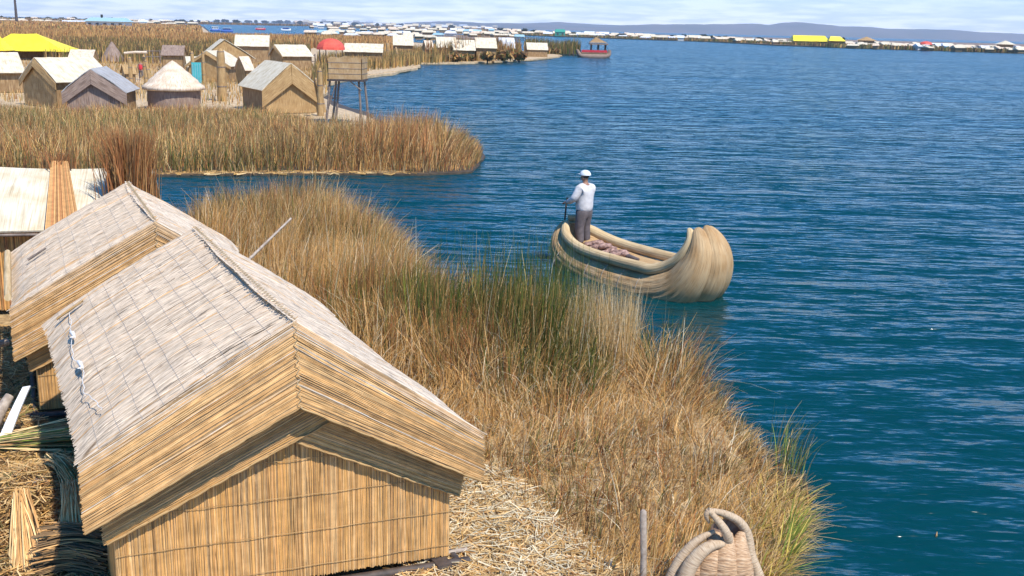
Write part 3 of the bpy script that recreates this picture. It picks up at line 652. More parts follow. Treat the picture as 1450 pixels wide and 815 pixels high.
# green stalks lying across
n = 150; pa = at(-25, 628, .45); pb = at(112, 622, .55); rows = 6; tt = np.linspace(0, 1, rows)
V = np.zeros((n, rows, 3, 3)); o1 = RNG.normal(0, .09, (n, 1, 1)); o2 = RNG.normal(0, .05, (n, 1)); o3 = RNG.normal(0, .05, (n, 1))
st = RNG.uniform(-.15, .15, (n, 1)); cen = np.array(pa)+(np.array(pb)-np.array(pa))*(tt[None, :, None]+st[..., None])
cen = cen+np.array([.06, 1, .0])*o1; cen[..., 2] += o2+o3*tt[None]*2
for k, s_ in enumerate((-1, 0, 1)): V[:, :, k] = cen+np.array([0, .008, 0])*s_; V[:, :, k, 2] += .008*(k == 1)
o = strips('green_reed_bundle', V, 0, 0, mixcols(n, dict(olive=3, lime=1, straw=3, tanD=1), .2), MT['strand'], smooth=True, origin=tuple(pb))
tag(o, 'bundle of green and straw coloured stalks lying between the huts', 'reed bundle')
# hanging fan of dry reeds against the hut's corner
def fan(label, pt, pbs, z0, z1, n, spec, name='reed_bundle', bend=.15):
    A = np.array(at(*pt, z0)); P0 = np.array(at(*pbs[0], z1)); P1 = np.array(at(*pbs[1], z1)); rows = 6; tt = np.linspace(0, 1, rows)
    u = RNG.uniform(0, 1, (n, 1)); E_ = P0+(P1-P0)*u+RNG.normal(0, .04, (n, 3)); S0 = A+RNG.normal(0, .035, (n, 3))+(P1-P0)*(u-.5)*.25
    c = S0[:, None]*(1-tt)[None, :, None]+E_[:, None]*tt[None, :, None]; c[..., 2] += (bend*4*tt*(1-tt))[None]*RNG.uniform(.3, 1, (n, 1))
    V = np.zeros((n, rows, 3, 3)); sd_ = (P1-P0)/np.linalg.norm(P1-P0)
    for k, s_ in enumerate((-1, 0, 1)): V[:, :, k] = c+sd_*s_*.0065; V[:, :, k, 2] += .007*(k == 1)
    o = strips(name, V, 0, 0, mixcols(n, spec, .18), MT['strand'], smooth=True, origin=tuple(P0)); tag(o, label, 'reed bundle'); return o
fan('fan of dry reeds tied at the top and spilling down beside the nearest hut', (105, 688), ((88, 770), (140, 772)), .95, .62, 240, dict(tan=3, straw=2, tanD=1))
fan('loose dry reeds slumping over the grey pot', (70, 650), ((100, 700), (125, 690)), .85, .75, 120, dict(tan=3, straw=2, olive=1))
fan('sheaf of dry reeds hanging at the far left of the straw heap', (30, 700), ((20, 815), (62, 812)), .85, .35, 200, dict(tan=3, straw=2, tanD=1.5))
# dark layered stack under it
c = G(112, 806, .35); n = 420; rows = 6; tt = np.linspace(-1, 1, rows); lay = RNG.uniform(0, 1, (n, 1))
V = np.zeros((n, rows, 3, 3)); yy = RNG.uniform(-.22, .22, (n, 1)); ln = RNG.uniform(.22, .40, (n, 1)); tl = RNG.normal(0, .12, (n, 1))
for k, s_ in enumerate((-1, 0, 1)):
    V[:, :, k, 0] = c.x+tt[None]*ln; V[:, :, k, 1] = c.y+yy+tl*tt[None]*.5+s_*.009; V[:, :, k, 2] = c.z+.05+.42*lay*(1-(yy/.3)**2)+.04*(1-tt[None]**2)+.01*(k == 1)
tag(strips('reed_stack', V, 0, 0, mixcols(n, dict(brown=4, tanD=3, dk=2, tan=1), .2), MT['strand'], smooth=True, origin=tuple(c)), 'dark stacked layers of old reed under the spilling fan', 'reed stack')
# grey pot / half buried jar with dark mouth
c = G(52, 700, .55); mb = MB(); rows = []; uv = []
for i, (r_, z_) in enumerate(((.10, .0), (.165, .05), (.19, .14), (.17, .22), (.13, .27), (.135, .31), (.115, .305), (.10, .26))):
    rows.append([(r_*math.cos(k*math.pi/10), r_*math.sin(k*math.pi/10), z_) for k in range(20)]); uv.append([(k*.1, z_) for k in range(21)])
M_ = Matrix.Translation(c) @ Matrix.Rotation(R(35), 4, 'Z') @ Matrix.Rotation(R(62), 4, 'X')
mb.quadgrid([[tuple(M_ @ Vector(p)) for p in row] for row in rows], uv, closed=True); pot = mb.build('clay_pot', MT['clay'], origin=tuple(c)); tag(pot, 'grey clay pot tipped over in the straw heap with dark mouth', 'pot')
mb = MB(); mb.poly([tuple(M_ @ Vector((.105*math.cos(k*math.pi/10), .105*math.sin(k*math.pi/10), .25))) for k in range(20)]); mb.build('mouth', MT['dark'], pot)  # black disc across the neck, painted shade for the pot's inside

# scattered straw (nobody could count it)
def straw(name, poly, n, z0, zj, lo, hi, wid, spec, excl=(), mound=None):
    xy = scatter(poly, n, excl); a = RNG.uniform(0, np.pi*2, n); ln = RNG.uniform(lo, hi, n)/2; rows = 4; tt = np.linspace(-1, 1, rows)
    d = np.stack([np.cos(a), np.sin(a)], 1); c = np.zeros((n, rows, 3)); bend = RNG.normal(0, .18, n); pd = np.stack([-d[:, 1], d[:, 0]], 1)
    c[..., :2] = xy[:, None]+d[:, None]*(ln[:, None]*tt[None])[..., None]+pd[:, None]*((bend*ln)[:, None]*(tt**2)[None])[..., None]
    zb = z0+RNG.uniform(0, zj, n)
    if mound is not None: zb = zb+mound(xy[:, 0], xy[:, 1])
    c[..., 2] = zb[:, None]+RNG.normal(0, .10, (n, 1))*ln[:, None]*tt[None]
    V = np.zeros((n, rows, 2, 3)); wv = (wid*RNG.uniform(.6, 1.3, n))[:, None, None]*.5
    V[:, :, 0] = c; V[:, :, 1] = c; V[:, :, 0, :2] += pd[:, None]*wv; V[:, :, 1, :2] -= pd[:, None]*wv; V[:, :, 1, 2] += RNG.normal(0, .004, (n, 1))
    return tag(strips(name, V, 0, 0, mixcols(n, spec, .2), MT['blade']), kind='stuff')
straw('straw_litter', XY((560, 840, .3), (632, 640, .3), (720, 680, .3), (780, 735, .3), (860, 815, .3), (900, 880, .3), (640, 900, .3)), 13000, .30, .12, .12, .45, .011, dict(pale=5, straw=5, gold=2, tanD=1))
def moundL(x, y):
    c = G(60, 730, .3); return .42*np.exp(-(((x-c.x)/.75)**2+((y-c.y)/.9)**2))
straw('straw_heap', XY((-60, 470, .3), (30, 470, .3), (60, 620, .3), (110, 640, .3), (140, 740, .3), (175, 860, .3), (-90, 900, .3)), 15000, .30, .14, .12, .5, .012, dict(straw=4, gold=3, tanD=2, brown=1.2, olive=.8), mound=moundL)

# ================================================================== REED BEDS
def near_reeds():
    n = 62000; xy = scatter(bed_poly, n, (footA, footB, footC)); x, y = xy[:, 0], xy[:, 1]
    def gauss(px, r, z=.3): c = at(*px, z); return np.exp(-(((x-c.x)/r[0])**2+((y-c.y)/r[1])**2))
    # lower tangled dry grass to the south-east, tall stand to the north
    c0 = at(820, 560, .3); low = 1/(1+np.exp((y-(c0.y-.1+.35*nz(x, y, 1.2, 3)))/.45))
    hn = nz(x, y, .9, 1)
    patch = nz(x, y, .55, 5); h = (1.75+.22*hn)*(1-low)+low*(.62+.16*hn)
    green = np.clip(gauss((790, 520), (1.15, 2.3))*1.4+.25*nz(x, y, 1.4, 2)-.05-low*.7, 0, 1)
    green = np.clip(green+gauss((590, 455), (.8, .8), .9)*.7, 0, 1)
    tuft = nz(x, y, 2.3, 12); h = h*(1+.20*tuft*(1-.3*low))
    gold = np.clip(.5-.9*gauss((640, 470), (1.1, 1.3), .9)+.75*nz(x, y, .8, 8)+.35*nz(x, y, 2.6, 4)+gauss((450, 380), (4, 4), 1.0)*.3+low*.2, 0, 1)
    right = gauss((868, 530), (.75, 1.6))*1.2
    u = RNG.random(n); cols = np.zeros((n, 3))
    isg = (u < green*.72); isp = (~isg) & (RNG.random(n) < right*.7)
    k = isg.sum(); cols[isg] = mixcols(k, dict(green=5, olive=4, lime=.8, gold=.8))
    k = isp.sum(); cols[isp] = mixcols(k, dict(pale=2, straw=4, gold=2))
    rest = ~isg & ~isp; k = rest.sum(); g = mixcols(k, dict(gold=5, straw=3.2, pale=1, olive=.7)); b = mixcols(k, dict(rust=3, brown=2.6, gold=2.4, olive=2.6, green=.6, straw=.6))
    m = (RNG.random(k) < gold[rest])[:, None]; cols[rest] = np.where(m, g, b)
    h = h*np.where(isg, RNG.uniform(.85, 1.12, n), RNG.uniform(.6, 1.08, n))
    lean = np.abs(RNG.normal(.06, .2, n))*(1-low)+low*np.abs(RNG.normal(.35, .35, n)); lean += (RNG.random(n) < .12)*.4; lean = np.where(isg, lean*.45, lean)
    droop = np.where(isg, 0, RNG.uniform(0, .22, n)*(1-low)+low*RNG.uniform(.0, .4, n))
    w = .0125*RNG.uniform(.7, 1.35, n); w = np.where(isg, w*1.1, w)
    wd = RNG.normal(.3, 1.0, n); rnd = RNG.uniform(0, 2*np.pi, n); ld = np.where(RNG.random(n) < .6, wd, rnd)
    # clumping: pull blades towards clump centres
    ed, ea = polydist(x, y, bed_back+bed_right+[Vector((1.2, 5, 0)), Vector((-9, 5, 0)), Vector((-9, 21, 0))]); h = h*(.62+.38*np.clip(ed/.8, 0, 1)); fl = 1.2*nz(x, y, .9, 7)*np.pi; ld = np.where(RNG.random(n) < .55, fl, ld); kk = (ed < .7) & (RNG.random(n) < .6); ld = np.where(kk, ea+RNG.normal(0, .5, n), ld); lean = np.where(kk & ~isg, lean+.12, lean)
    w = w*np.where(RNG.random(n) < .12, 1.9, 1)
    cc = np.round(xy/.32)*.32+.16*np.stack([np.sin(np.round(y/.32)*7.3), np.cos(np.round(x/.32)*5.1)], 1); xy2 = xy+(cc-xy)*(.45*RNG.random(n))[:, None]
    tip = cols*np.where(isg, .9, 1)[:, None]*np.array([[1.12, 1.0, .85]])
    cols = cols*.92; tag(blades('reed_bed', xy2, .05, h, w, lean, cols, rows=5, droop=droop, tipcol=tip, leandir=ld), kind='stuff')
    # a few bright bent stalks on top of the tangle
    k = 7000; sel = RNG.choice(n, k); 
    tag(blades('bent_stalks', xy[sel]+RNG.normal(0, .1, (k, 2)), .1, h[sel]*1.12, .011, .35+np.abs(RNG.normal(0, .4, k)), mixcols(k, dict(pale=4, straw=4, gold=2)), rows=6, droop=RNG.uniform(.2, .75, k)), kind='stuff')
    k = 900; sel = RNG.choice(n, k)
    tag(blades('tall_stalks', xy[sel], .1, h[sel]*RNG.uniform(1.1, 1.4, k), .014, np.abs(RNG.normal(0, .22, k)), mixcols(k, dict(pale=2, straw=4, rust=2, olive=2)), rows=6, droop=RNG.uniform(0, .2, k)), kind='stuff')
    k = 6000; sel = RNG.choice(n, k); lo_ = low[sel]
    tag(blades('matted_stalks', xy[sel]+RNG.normal(0, .1, (k, 2)), .1, h[sel]*RNG.uniform(.45, .95, k), .02, .55+np.abs(RNG.normal(0, .35, k)), mixcols(k, dict(brown=4, tanD=2, dk=1.5, straw=2)), rows=5, droop=RNG.uniform(.1, .6, k)), kind='stuff')
near_reeds()
# yellow-green fringe at the right water's edge
fr = XY((1040, 790, .1), (1060, 730, .1), (1115, 705, .1), (1132, 745, .1), (1110, 815, .1), (1085, 850, .1))
PAL['yel'] = (.62, .46, .10)
n = 2600; q = scatter(fr, n)
tag(blades('fringe_reeds', q, .02, RNG.uniform(.2, .6, n), .016, np.abs(RNG.normal(.7, .3, n)), mixcols(n, dict(yel=4, straw=5, lime=.8, gold=3, brown=1)), rows=5, leandir=RNG.normal(.1, .9, n), droop=RNG.uniform(0, .3, n)), kind='stuff')
k = 1500; q = scatter(XY((795, 560, .2), (890, 560, .2), (905, 515, .2), (815, 500, .2)), k)
tag(blades('pale_reeds', q, 0, RNG.uniform(1.2, 1.85, k), .013, np.abs(RNG.normal(.05, .1, k)), mixcols(k, dict(pale=2, straw=5, gold=3, olive=1)), rows=5, droop=RNG.uniform(0, .08, k)), kind='stuff')
k = 700; q = scatter(XY((1060, 700, .05), (1120, 680, .05), (1150, 705, .05), (1125, 760, .05), (1085, 740, .05)), k)
tag(blades('wet_reeds', q, 0, RNG.uniform(.08, .3, k), .018, np.abs(RNG.normal(.7, .3, k)), mixcols(k, dict(dk=5, brown=2, rust=1)), rows=4), kind='stuff')
q = scatter(XY((1095, 800, .1), (1110, 770, .1), (1122, 775, .1), (1105, 830, .1)), 60)
tag(blades('green_stalks', q, 0, RNG.uniform(.45, .75, 60), .026, RNG.uniform(.15, .6, 60), mixcols(60, dict(lime=5, yel=2)), rows=6, leandir=RNG.normal(.5, .5, 60)), kind='stuff')
q = scatter(XY((1085, 640, .0), (1110, 650, 0), (1140, 690, 0), (1120, 700, 0)), 90)
tag(blades('green_stalks', q, 0, RNG.uniform(.5, 1.0, 90), .014, RNG.uniform(.1, .5, 90), mixcols(90, dict(olive=4, lime=2, straw=2)), rows=6, leandir=RNG.normal(.2, .8, 90), droop=.1), kind='stuff')
q = scatter(XY((600, 372, 1.2), (790, 362, 1.2), (900, 470, .9), (780, 440, 1.0)), 500)
tag(blades('green_stalks', q, 0, RNG.uniform(1.3, 2.05, 500), .016, RNG.uniform(0, .15, 500), mixcols(500, dict(green=5, olive=2)), rows=5), kind='stuff')

# second island's reed belt
belt = XY((-900, 254), (0, 251), (225, 248), (480, 246), (600, 247), (668, 243), (682, 228), (675, 207), (640, 198), (590, 196), (556, 196), (520, 198), (480, 192), (455, 186), (430, 172), (340, 165), (210, 163), (100, 165), (0, 160), (-800, 160))
def belt_reeds():
    n = 80000; poly = belt; xy = scatter(poly, n); k = xy[:, 0] > -36; xy = xy[k]; n = len(xy); x, y = xy[:, 0], xy[:, 1]
    p1 = nz(x, y, .35, 2); p2 = nz(x, y, .8, 6); c = at(640, 225, .2); edge = np.exp(-(((x-c.x)/5.5)**2+((y-c.y)/6)**2))
    v = p1*.6+p2*.4+RNG.normal(0, .35, n)
    cols = np.where((v > .28)[:, None], mixcols(n, dict(olive=5, green=1.6, gold=3, rust=2, brown=1.5)), np.where((v > -.30)[:, None], mixcols(n, dict(gold=4, brown=2.4, olive=1.4, straw=1.6, rust=1)), mixcols(n, dict(rust=3.4, gold=3, tanD=2, brown=1.2, straw=.6))))
    ed, ea = polydist(x, y, [p for p in belt]); h = (1.35+.35*nz(x, y, .5, 9)+.28*nz(x, y, 1.6, 3))*RNG.uniform(.6, 1.15, n)+1.15*edge*np.clip(ed/3.5, 0, 1)**.7
    h = h*(.40+.60*np.clip(ed/2.2, 0, 1)**.8); yb = np.clip((y-50)/12, 0, 1); h = h*(1-.30*yb*(1-edge))
    fl = 1.3*nz(x, y, .45, 7)*np.pi; ld = np.where(RNG.random(n) < .6, fl, RNG.uniform(0, 6.3, n)); kk = (ed < 1.6) & (RNG.random(n) < .75); ld = np.where(kk, ea+RNG.normal(0, .5, n), ld); ln = np.abs(RNG.normal(.1, .2, n))+np.where(kk, .22, 0)
    cols = cols*1.15; tip = cols*(1-.35*edge[:, None])+np.array([PAL['rust']])*.35*edge[:, None]; tip = tip*1.1
    tag(blades('reed_belt', xy, .02, h, .034, ln, cols, rows=4, tipcol=tip, droop=RNG.uniform(0, .25, n), leandir=ld), kind='stuff')
    # pale stems laid along the waterline
    n = 500; u = RNG.random(n); xs = RNG.uniform(-30, -4, n)
    P = [(p.x, p.y) for p in belt[:6]]; ys = np.interp(xs, [p[0] for p in P], [p[1] for p in P])
    V = np.zeros((n, 3, 2, 3)); L_ = RNG.uniform(.3, 1.0, n)
    for r_ in range(3):
        V[:, r_, :, 0] = (xs+(r_-1)*L_/2)[:, None]; V[:, r_, :, 1] = (ys+.1+RNG.normal(0, .3, n)+(r_-1)*RNG.normal(0, .1, n))[:, None]; V[:, r_, :, 2] = .06
    V[:, :, 1, 1] += .05; V[:, :, 1, 2] += .04
    tag(strips('waterline_stems', V, 0, 0, mixcols(n, dict(straw=1, gold=2, brown=3)), MT['blade']), kind='stuff')
belt_reeds()
def field_reeds(name, poly, n, h, w, spec, z=.25, jit=.25, pn=.03):
    xy = scatter(poly, n); hh = h*(1+jit*nz(xy[:, 0], xy[:, 1], pn, 4))*RNG.uniform(.7, 1.15, n)
    tag(blades(name, xy, z, hh, w, np.abs(RNG.normal(0, .12, n)), mixcols(n, spec, .2), rows=3), kind='stuff')
field_reeds('village_grass', XY((-100, 150), (200, 150), (330, 155), (440, 160), (470, 130), (440, 92), (330, 86), (200, 92), (0, 92), (-200, 90)), 17000, .5, .06, dict(gold=5, olive=1.2, brown=1.2, straw=3, rust=1), pn=.3, jit=.6)
field_reeds('dark_reed_stand', XY((60, 92), (200, 94), (330, 90), (440, 86), (440, 72), (330, 68), (90, 62)), 14000, 1.7, .16, dict(brown=4, olive=2.5, gold=3, dk=1, green=.5), jit=.5, pn=.08)
field_reeds('far_reed_field', XY((-300, 62), (0, 72), (200, 70), (330, 68), (440, 70), (560, 76), (560, 60), (300, 54), (0, 46), (-300, 38)), 30000, 2.0, .32, dict(gold=4, rust=2, brown=2, tan=3))
field_reeds('horizon_reed_field', XY((-100, 48), (0, 48), (288, 54), (284, 39), (200, 36), (0, 32.5), (-100, 29)), 14000, 2.2, 1.1, dict(gold=4, rust=2, brown=2, tan=4, olive=.7))
field_reeds('inlet_reeds', XY((440, 128), (462, 126), (478, 110), (590, 96), (598, 92), (690, 88), (700, 80), (600, 76), (520, 84), (450, 92)), 9000, 1.5, .12, dict(gold=4, olive=2.5, brown=2), pn=.1)
field_reeds('point_reeds', XY((640, 89), (700, 87), (740, 84), (720, 76), (660, 78), (600, 86)), 4500, 2.6, .2, dict(rust=2, gold=3, brown=2, olive=2), pn=.35, jit=.7)
field_reeds('point_reeds', XY((742, 80), (796, 78), (822, 78), (815, 75), (745, 72)), 2500, 2.4, .25, dict(brown=2, olive=3, gold=1, green=1), pn=.3, jit=.7)

# ================================================================== REED BOAT WITH MAN
S2d = Vector((1.454, 26.9)); B2d = Vector((4.71, 22.489)); dd = (B2d-S2d).normalized(); nn2 = Vector((-dd.y, dd.x))
def BL(x, y, z): return Vector((S2d.x+dd.x*x+nn2.x*y, S2d.y+dd.y*x+nn2.y*y, z))
boat = thing('reed_boat', 'big reed boat with curled bow carrying the standing man', 'boat', BL(2.7, 0, 0))
def spl(pts, n=40):
    P = np.array(pts, float); k = len(P); t = np.linspace(0, k-1, n); out = []
    for v in t:
        i = min(int(v), k-2); f_ = v-i; p0, p1, p2, p3 = P[max(i-1, 0)], P[i], P[i+1], P[min(i+2, k-1)]
        out.append(.5*((2*p1)+(-p0+p2)*f_+(2*p0-5*p1+4*p2-p3)*f_**2+(-p0+3*p1-3*p2+p3)*f_**3))
    return np.array(out)
def bundle(name, pts, mat, n=24, par=boat, seg=60, fr=BL, rough=.03):
    q = spl(pts, seg); mb = MB(); mb.tube([fr(*p[:3]) for p in q], [max(p[3], .01) for p in q], n*4, rib=.032)
    o = mb.build(name, mat, par); return o
for sg in (-1, 1):
    bundle('hull_bundle', [(.02, .10*sg, 1.0, .12), (.0, .20*sg, .70, .27), (.25, .30*sg, .34, .41), (.9, .38*sg, .08, .48), (2, .44*sg, -.04, .50), (3.1, .46*sg, -.06, .51), (3.85, .44*sg, .02, .50), (4.42, .38*sg, .24, .48), (4.74, .33*sg, .62, .42), (4.86, .27*sg, 1.0, .33), (4.80, .22*sg, 1.30, .24), (4.66, .18*sg, 1.52, .14), (4.60, .17*sg, 1.58, .07)], MT['boat'])
    g = []
    for t_ in np.linspace(0, .70, 12):
        a_ = abs(2*t_-1); hw = .69*math.sqrt(max(0, 1-a_**3.4)); z_ = .55+(.44*a_**4 if t_ < .5 else .1*a_**2)
        g.append((5.35*t_, sg*max(hw, .12), z_, .125 if t_ > .04 else .09))
    g += [(4.08, sg*.56, .68, .125), (4.38, sg*.48, .87, .13), (4.56, sg*.41, 1.12, .125), (4.60, sg*.33, 1.34, .115), (4.52, sg*.27, 1.50, .09), (4.44, sg*.25, 1.57, .04)]
    bundle('gunwale_roll', g, MT['boatroll'], 14)
bundle('bow_bundle', [(3.2, 0, -.05, .34), (4.1, 0, .06, .44), (4.72, 0, .34, .44), (4.98, 0, .84, .36), (4.92, 0, 1.26, .25), (4.76, 0, 1.56, .13), (4.68, 0, 1.62, .05)], MT['boat'])
bundle('stern_bundle', [(.9, 0, .0, .34), (.2, 0, .28, .33), (-.02, 0, .7, .22), (0.04, 0, 1.02, .13)], MT['boat'])
mb = MB(); mb.tube([BL(-.06, -.02, 1.09), BL(.08, .22, 1.10)], [.09, .09], 12); mb.build('stern_pad', MT['boatroll'], boat)
# straw floor
mb = MB(); rows = []; uv = []
for i in range(25):
    t_ = i/24; x_ = .25+4.35*t_; a_ = abs(2*(x_/5.35)-1); hw = .60*math.sqrt(max(0, 1-a_**3.4)); row = []
    for j in range(7): v_ = j/6*2-1; row.append(BL(x_, v_*hw, .40+.02*mnoise.noise(Vector((x_*3, v_*3, 0)))))
    rows.append(row); uv.append([(x_, j*.2) for j in range(7)])
mb.quadgrid(rows, uv); mb.build('deck', MT['boatroll'], boat)
# bindings round the hull
for x_ in (.55, 1.15, 1.75, 2.35, 2.95, 3.55):
    for sg in (-1, 1):
        mb = MB(); mb.tube([BL(x_, sg*(.445+.522*math.cos(R(v_))), -.03+.522*math.sin(R(v_))) for v_ in range(-30, 61, 10)], .006, 5); mb.build('binding', MT['cord'], boat)
# cargo heap
mb = MB(); 
for k in range(26):
    x_ = random.uniform(.75, 2.1); y_ = random.uniform(-.12, .30)-.02*x_; r_ = random.uniform(.07, .13); mb.blob(BL(x_, y_, .45+random.uniform(0, .12)*(1.4 if x_ < 1.5 else .6)), (r_*1.4, r_, r_*.75), 2, .5, 2.2)
tag(mb.build('net_heap', MT['pinkcargo'], origin=tuple(BL(1.4, .05, .42))), "heap of pinkish brown netting on the boat's floor behind the man", 'net')
mb = MB(); mb.tube([BL(2.0, .1, .47), BL(2.25, .05, .5), BL(2.5, .12, .46)], [.04, .06, .04], 8); tag(mb.build('cloth_roll', MT['trousers'], origin=tuple(BL(2.2, .1, .45))), 'small dark rolled cloth at the end of the netting', 'cloth')

# --- man
def skin_mesh(name, joints, edges, mat, parent, sub=2, root=0):
    me = bpy.data.meshes.new(name); o_ = ROOT[parent.name]
    me.from_pydata([tuple(Vector(j[0])) for j in joints], edges, [])
    ob = bpy.data.objects.new(name, me); COL.objects.link(ob)
    sm = ob.modifiers.new('Skin', 'SKIN'); sm.use_smooth_shade = True
    for i, j in enumerate(joints):
        r_ = j[1]; me.skin_vertices[0].data[i].radius = r_ if isinstance(r_, tuple) else (r_, r_)
        me.skin_vertices[0].data[i].use_root = (i == root)
    ss = ob.modifiers.new('Subd', 'SUBSURF'); ss.levels = sub; ss.render_levels = sub
    dg = bpy.context.evaluated_depsgraph_get(); dg.update(); ev = ob.evaluated_get(dg); m2 = bpy.data.meshes.new_from_object(ev)
    ob.modifiers.clear(); ob.data = m2; m2.name = name; m2.materials.clear(); m2.materials.append(mat)
    for p in m2.polygons: p.use_smooth = True
    ob.parent = parent; ROOT[ob.name] = o_; return ob
mp = BL(.52, .02, .42); 
man = thing('person', 'man in white shirt, white cap and dark trousers standing in the boat', 'person', mp)
fdir = Vector((-.80, .60, 0)).normalized(); rdir = Vector((fdir.y, -fdir.x, 0))    # facing the stern, away from us
man.scale = (1.24, 1.2, 1.1); man.rotation_euler = (0, 0, math.atan2(fdir.y, fdir.x)-math.pi/2)
# local: +Y forward, +X his right
def hand_chain(base, d, palm_n, J, E, root):
    """palm, four fingers and thumb curled round the handle"""
    d = Vector(d).normalized(); s_ = Vector(palm_n).normalized()
    p0 = Vector(base)+d*.045; J.append((tuple(p0), (.020, .034))); pi = len(J)-1; E.append((root, pi))
    for k, ln in enumerate((.062, .072, .068, .052)):
        o = s_*(-.027+.018*k); a = p0+d*.025+o; b = a+d*ln*.55+Vector((0, 0, -.018)); c = b+d*ln*.1+Vector((0, 0, -.03))
        for m_, r_ in ((a, .010), (b, .009), (c, .008)):
            J.append((tuple(m_), r_)); E.append((len(J)-2 if m_ is not a else pi, len(J)-1))
    a = p0-d*.01-s_*.035; b = a+d*.03-s_*.012; J.append((tuple(a), .012)); E.append((pi, len(J)-1)); J.append((tuple(b), .010)); E.append((len(J)-2, len(J)-1))
J = [((0, 0, .93), (.13, .10)), ((0, 0, 1.08), (.125, .095)), ((0, .01, 1.28), (.15, .11)), ((0, 0, 1.42), (.12, .085)), ((0, 0, 1.50), (.055, .055)), ((0, .01, 1.56), (.055, .06)), ((0, .02, 1.63), (.075, .092)), ((0, .015, 1.70), (.07, .088)),]
E = [(0, 1), (1, 2), (2, 3), (3, 4), (4, 5), (5, 6), (6, 7)]
for sg in (-1, 1):
    b0 = len(J); J += [((sg*.17, 0, 1.40), .062), ((sg*.25, .07, 1.16), .047), ((sg*.13, .33, 1.03), .036), ((sg*.09, .40, 1.01), .027)]
    E += [(3, b0), (b0, b0+1), (b0+1, b0+2), (b0+2, b0+3)]; hand_chain((sg*.09, .40, 1.01), (-sg*.35, .9, -.1), (sg*.9, .3, 0), J, E, b0+3)
    b1 = len(J); J += [((sg*.095, 0, .86), (.095, .10)), ((sg*.11, .02 if sg > 0 else .04, .48), .062), ((sg*.12, -.02, .12), .045), ((sg*.12, -.01, .05), .042), ((sg*.13, .10, .035), (.042, .03)), ((sg*.135, .17, .03), (.035, .022))]
    E += [(0, b1), (b1, b1+1), (b1+1, b1+2), (b1+2, b1+3), (b1+3, b1+4), (b1+4, b1+5)]
skin_mesh('body', J, E, MT['skin'], man)
# shirt
Js = [((0, 0, .80), (.225, .175)), ((0, 0, 1.0), (.225, .18)), ((0, .01, 1.25), (.235, .175)), ((0, 0, 1.42), (.19, .13)), ((0, 0, 1.51), (.085, .085))]; Es = [(0, 1), (1, 2), (2, 3), (3, 4)]
for sg in (-1, 1):
    b0 = len(Js); Js += [((sg*.20, 0, 1.39), .098), ((sg*.29, .07, 1.16), .082), ((sg*.16, .32, 1.035), .060)]; Es += [(3, b0), (b0, b0+1), (b0+1, b0+2)]
skin_mesh('shirt', Js, Es, MT['shirt'], man)
Jt = [((0, 0, 1.0), (.18, .14)), ((0, 0, .86), (.19, .155))]; Et = [(0, 1)]
for sg in (-1, 1):
    b0 = len(Jt); Jt += [((sg*.10, 0, .76), (.125, .135)), ((sg*.115, .03, .48), .102), ((sg*.125, -.015, .10), .085)]; Et += [(1, b0), (b0, b0+1), (b0+1, b0+2)]
skin_mesh('trousers', Jt, Et, MT['trousers'], man)
for sg in (-1, 1): skin_mesh('shoe', [((sg*.125, -.05, .045), (.05, .045)), ((sg*.13, .07, .045), (.05, .04)), ((sg*.135, .18, .035), (.045, .03))], [(0, 1), (1, 2)], MT['darkwood'], man)
skin_mesh('hair', [((0, -.02, 1.60), (.082, .085)), ((0, 0, 1.68), (.085, .095))], [(0, 1)], MT['hair'], man)
def local_build(mb, name, mat, par):
    sv = ROOT[par.name]; ROOT[par.name] = Vector((0, 0, 0)); o = mb.build(name, mat, par); ROOT[par.name] = sv; return o
mb = MB(); rows = []; uv = []
for a_ in range(0, 91, 10):
    rr_ = math.cos(R(a_)); rows.append([(.108*rr_*math.cos(k*math.pi/10), .01+.125*rr_*math.sin(k*math.pi/10), 1.685+.115*math.sin(R(a_))) for k in range(20)]); uv.append([(k*.05, a_*.001) for k in range(21)])
mb.quadgrid(rows, uv, closed=True); cap = local_build(mb, 'cap', MT['white'], man)
mb = MB(); mb.slab((-.08, .10, 1.695), (.08, .10, 1.695), (.055, .21, 1.675), (-.055, .21, 1.675), .012, 4, 4, .01); local_build(mb, 'cap_peak', MT['white'], cap)
for sg in (-1, 1): ear = MB(); ear.blob((sg*.083, .01, 1.625), (.012, .022, .035), 1, 0); local_build(ear, 'ear', MT['skin'], man)
nose = MB(); nose.blob((0, .112, 1.615), (.015, .022, .025), 1, 0); local_build(nose, 'nose', MT['skin'], man)
for sg in (-1, 1):
    m_ = MB(); m_.blob((sg*.032, .098, 1.64), (.014, .012, .010), 1, 0); local_build(m_, 'eye', MT['white'], man)
m_ = MB(); m_.box((0, .104, 1.575), (.05, .01, .012)); local_build(m_, 'mouth', MT['redflower'], man)
bpy.context.view_layer.update()
hp = man.matrix_world @ Vector((0, .46, 1.0))
mb = MB(); mb.tube([hp+Vector((.02, .0, .12)), hp, Vector((hp.x-.05, hp.y+.02, .55)), Vector((hp.x-.45, hp.y+.5, -.4))], [.022, .022, .024, .03], 8)
tag(mb.build('steering_pole', MT['darkwood'], origin=tuple(hp)), 'dark steering pole held by the man at the stern', 'pole')

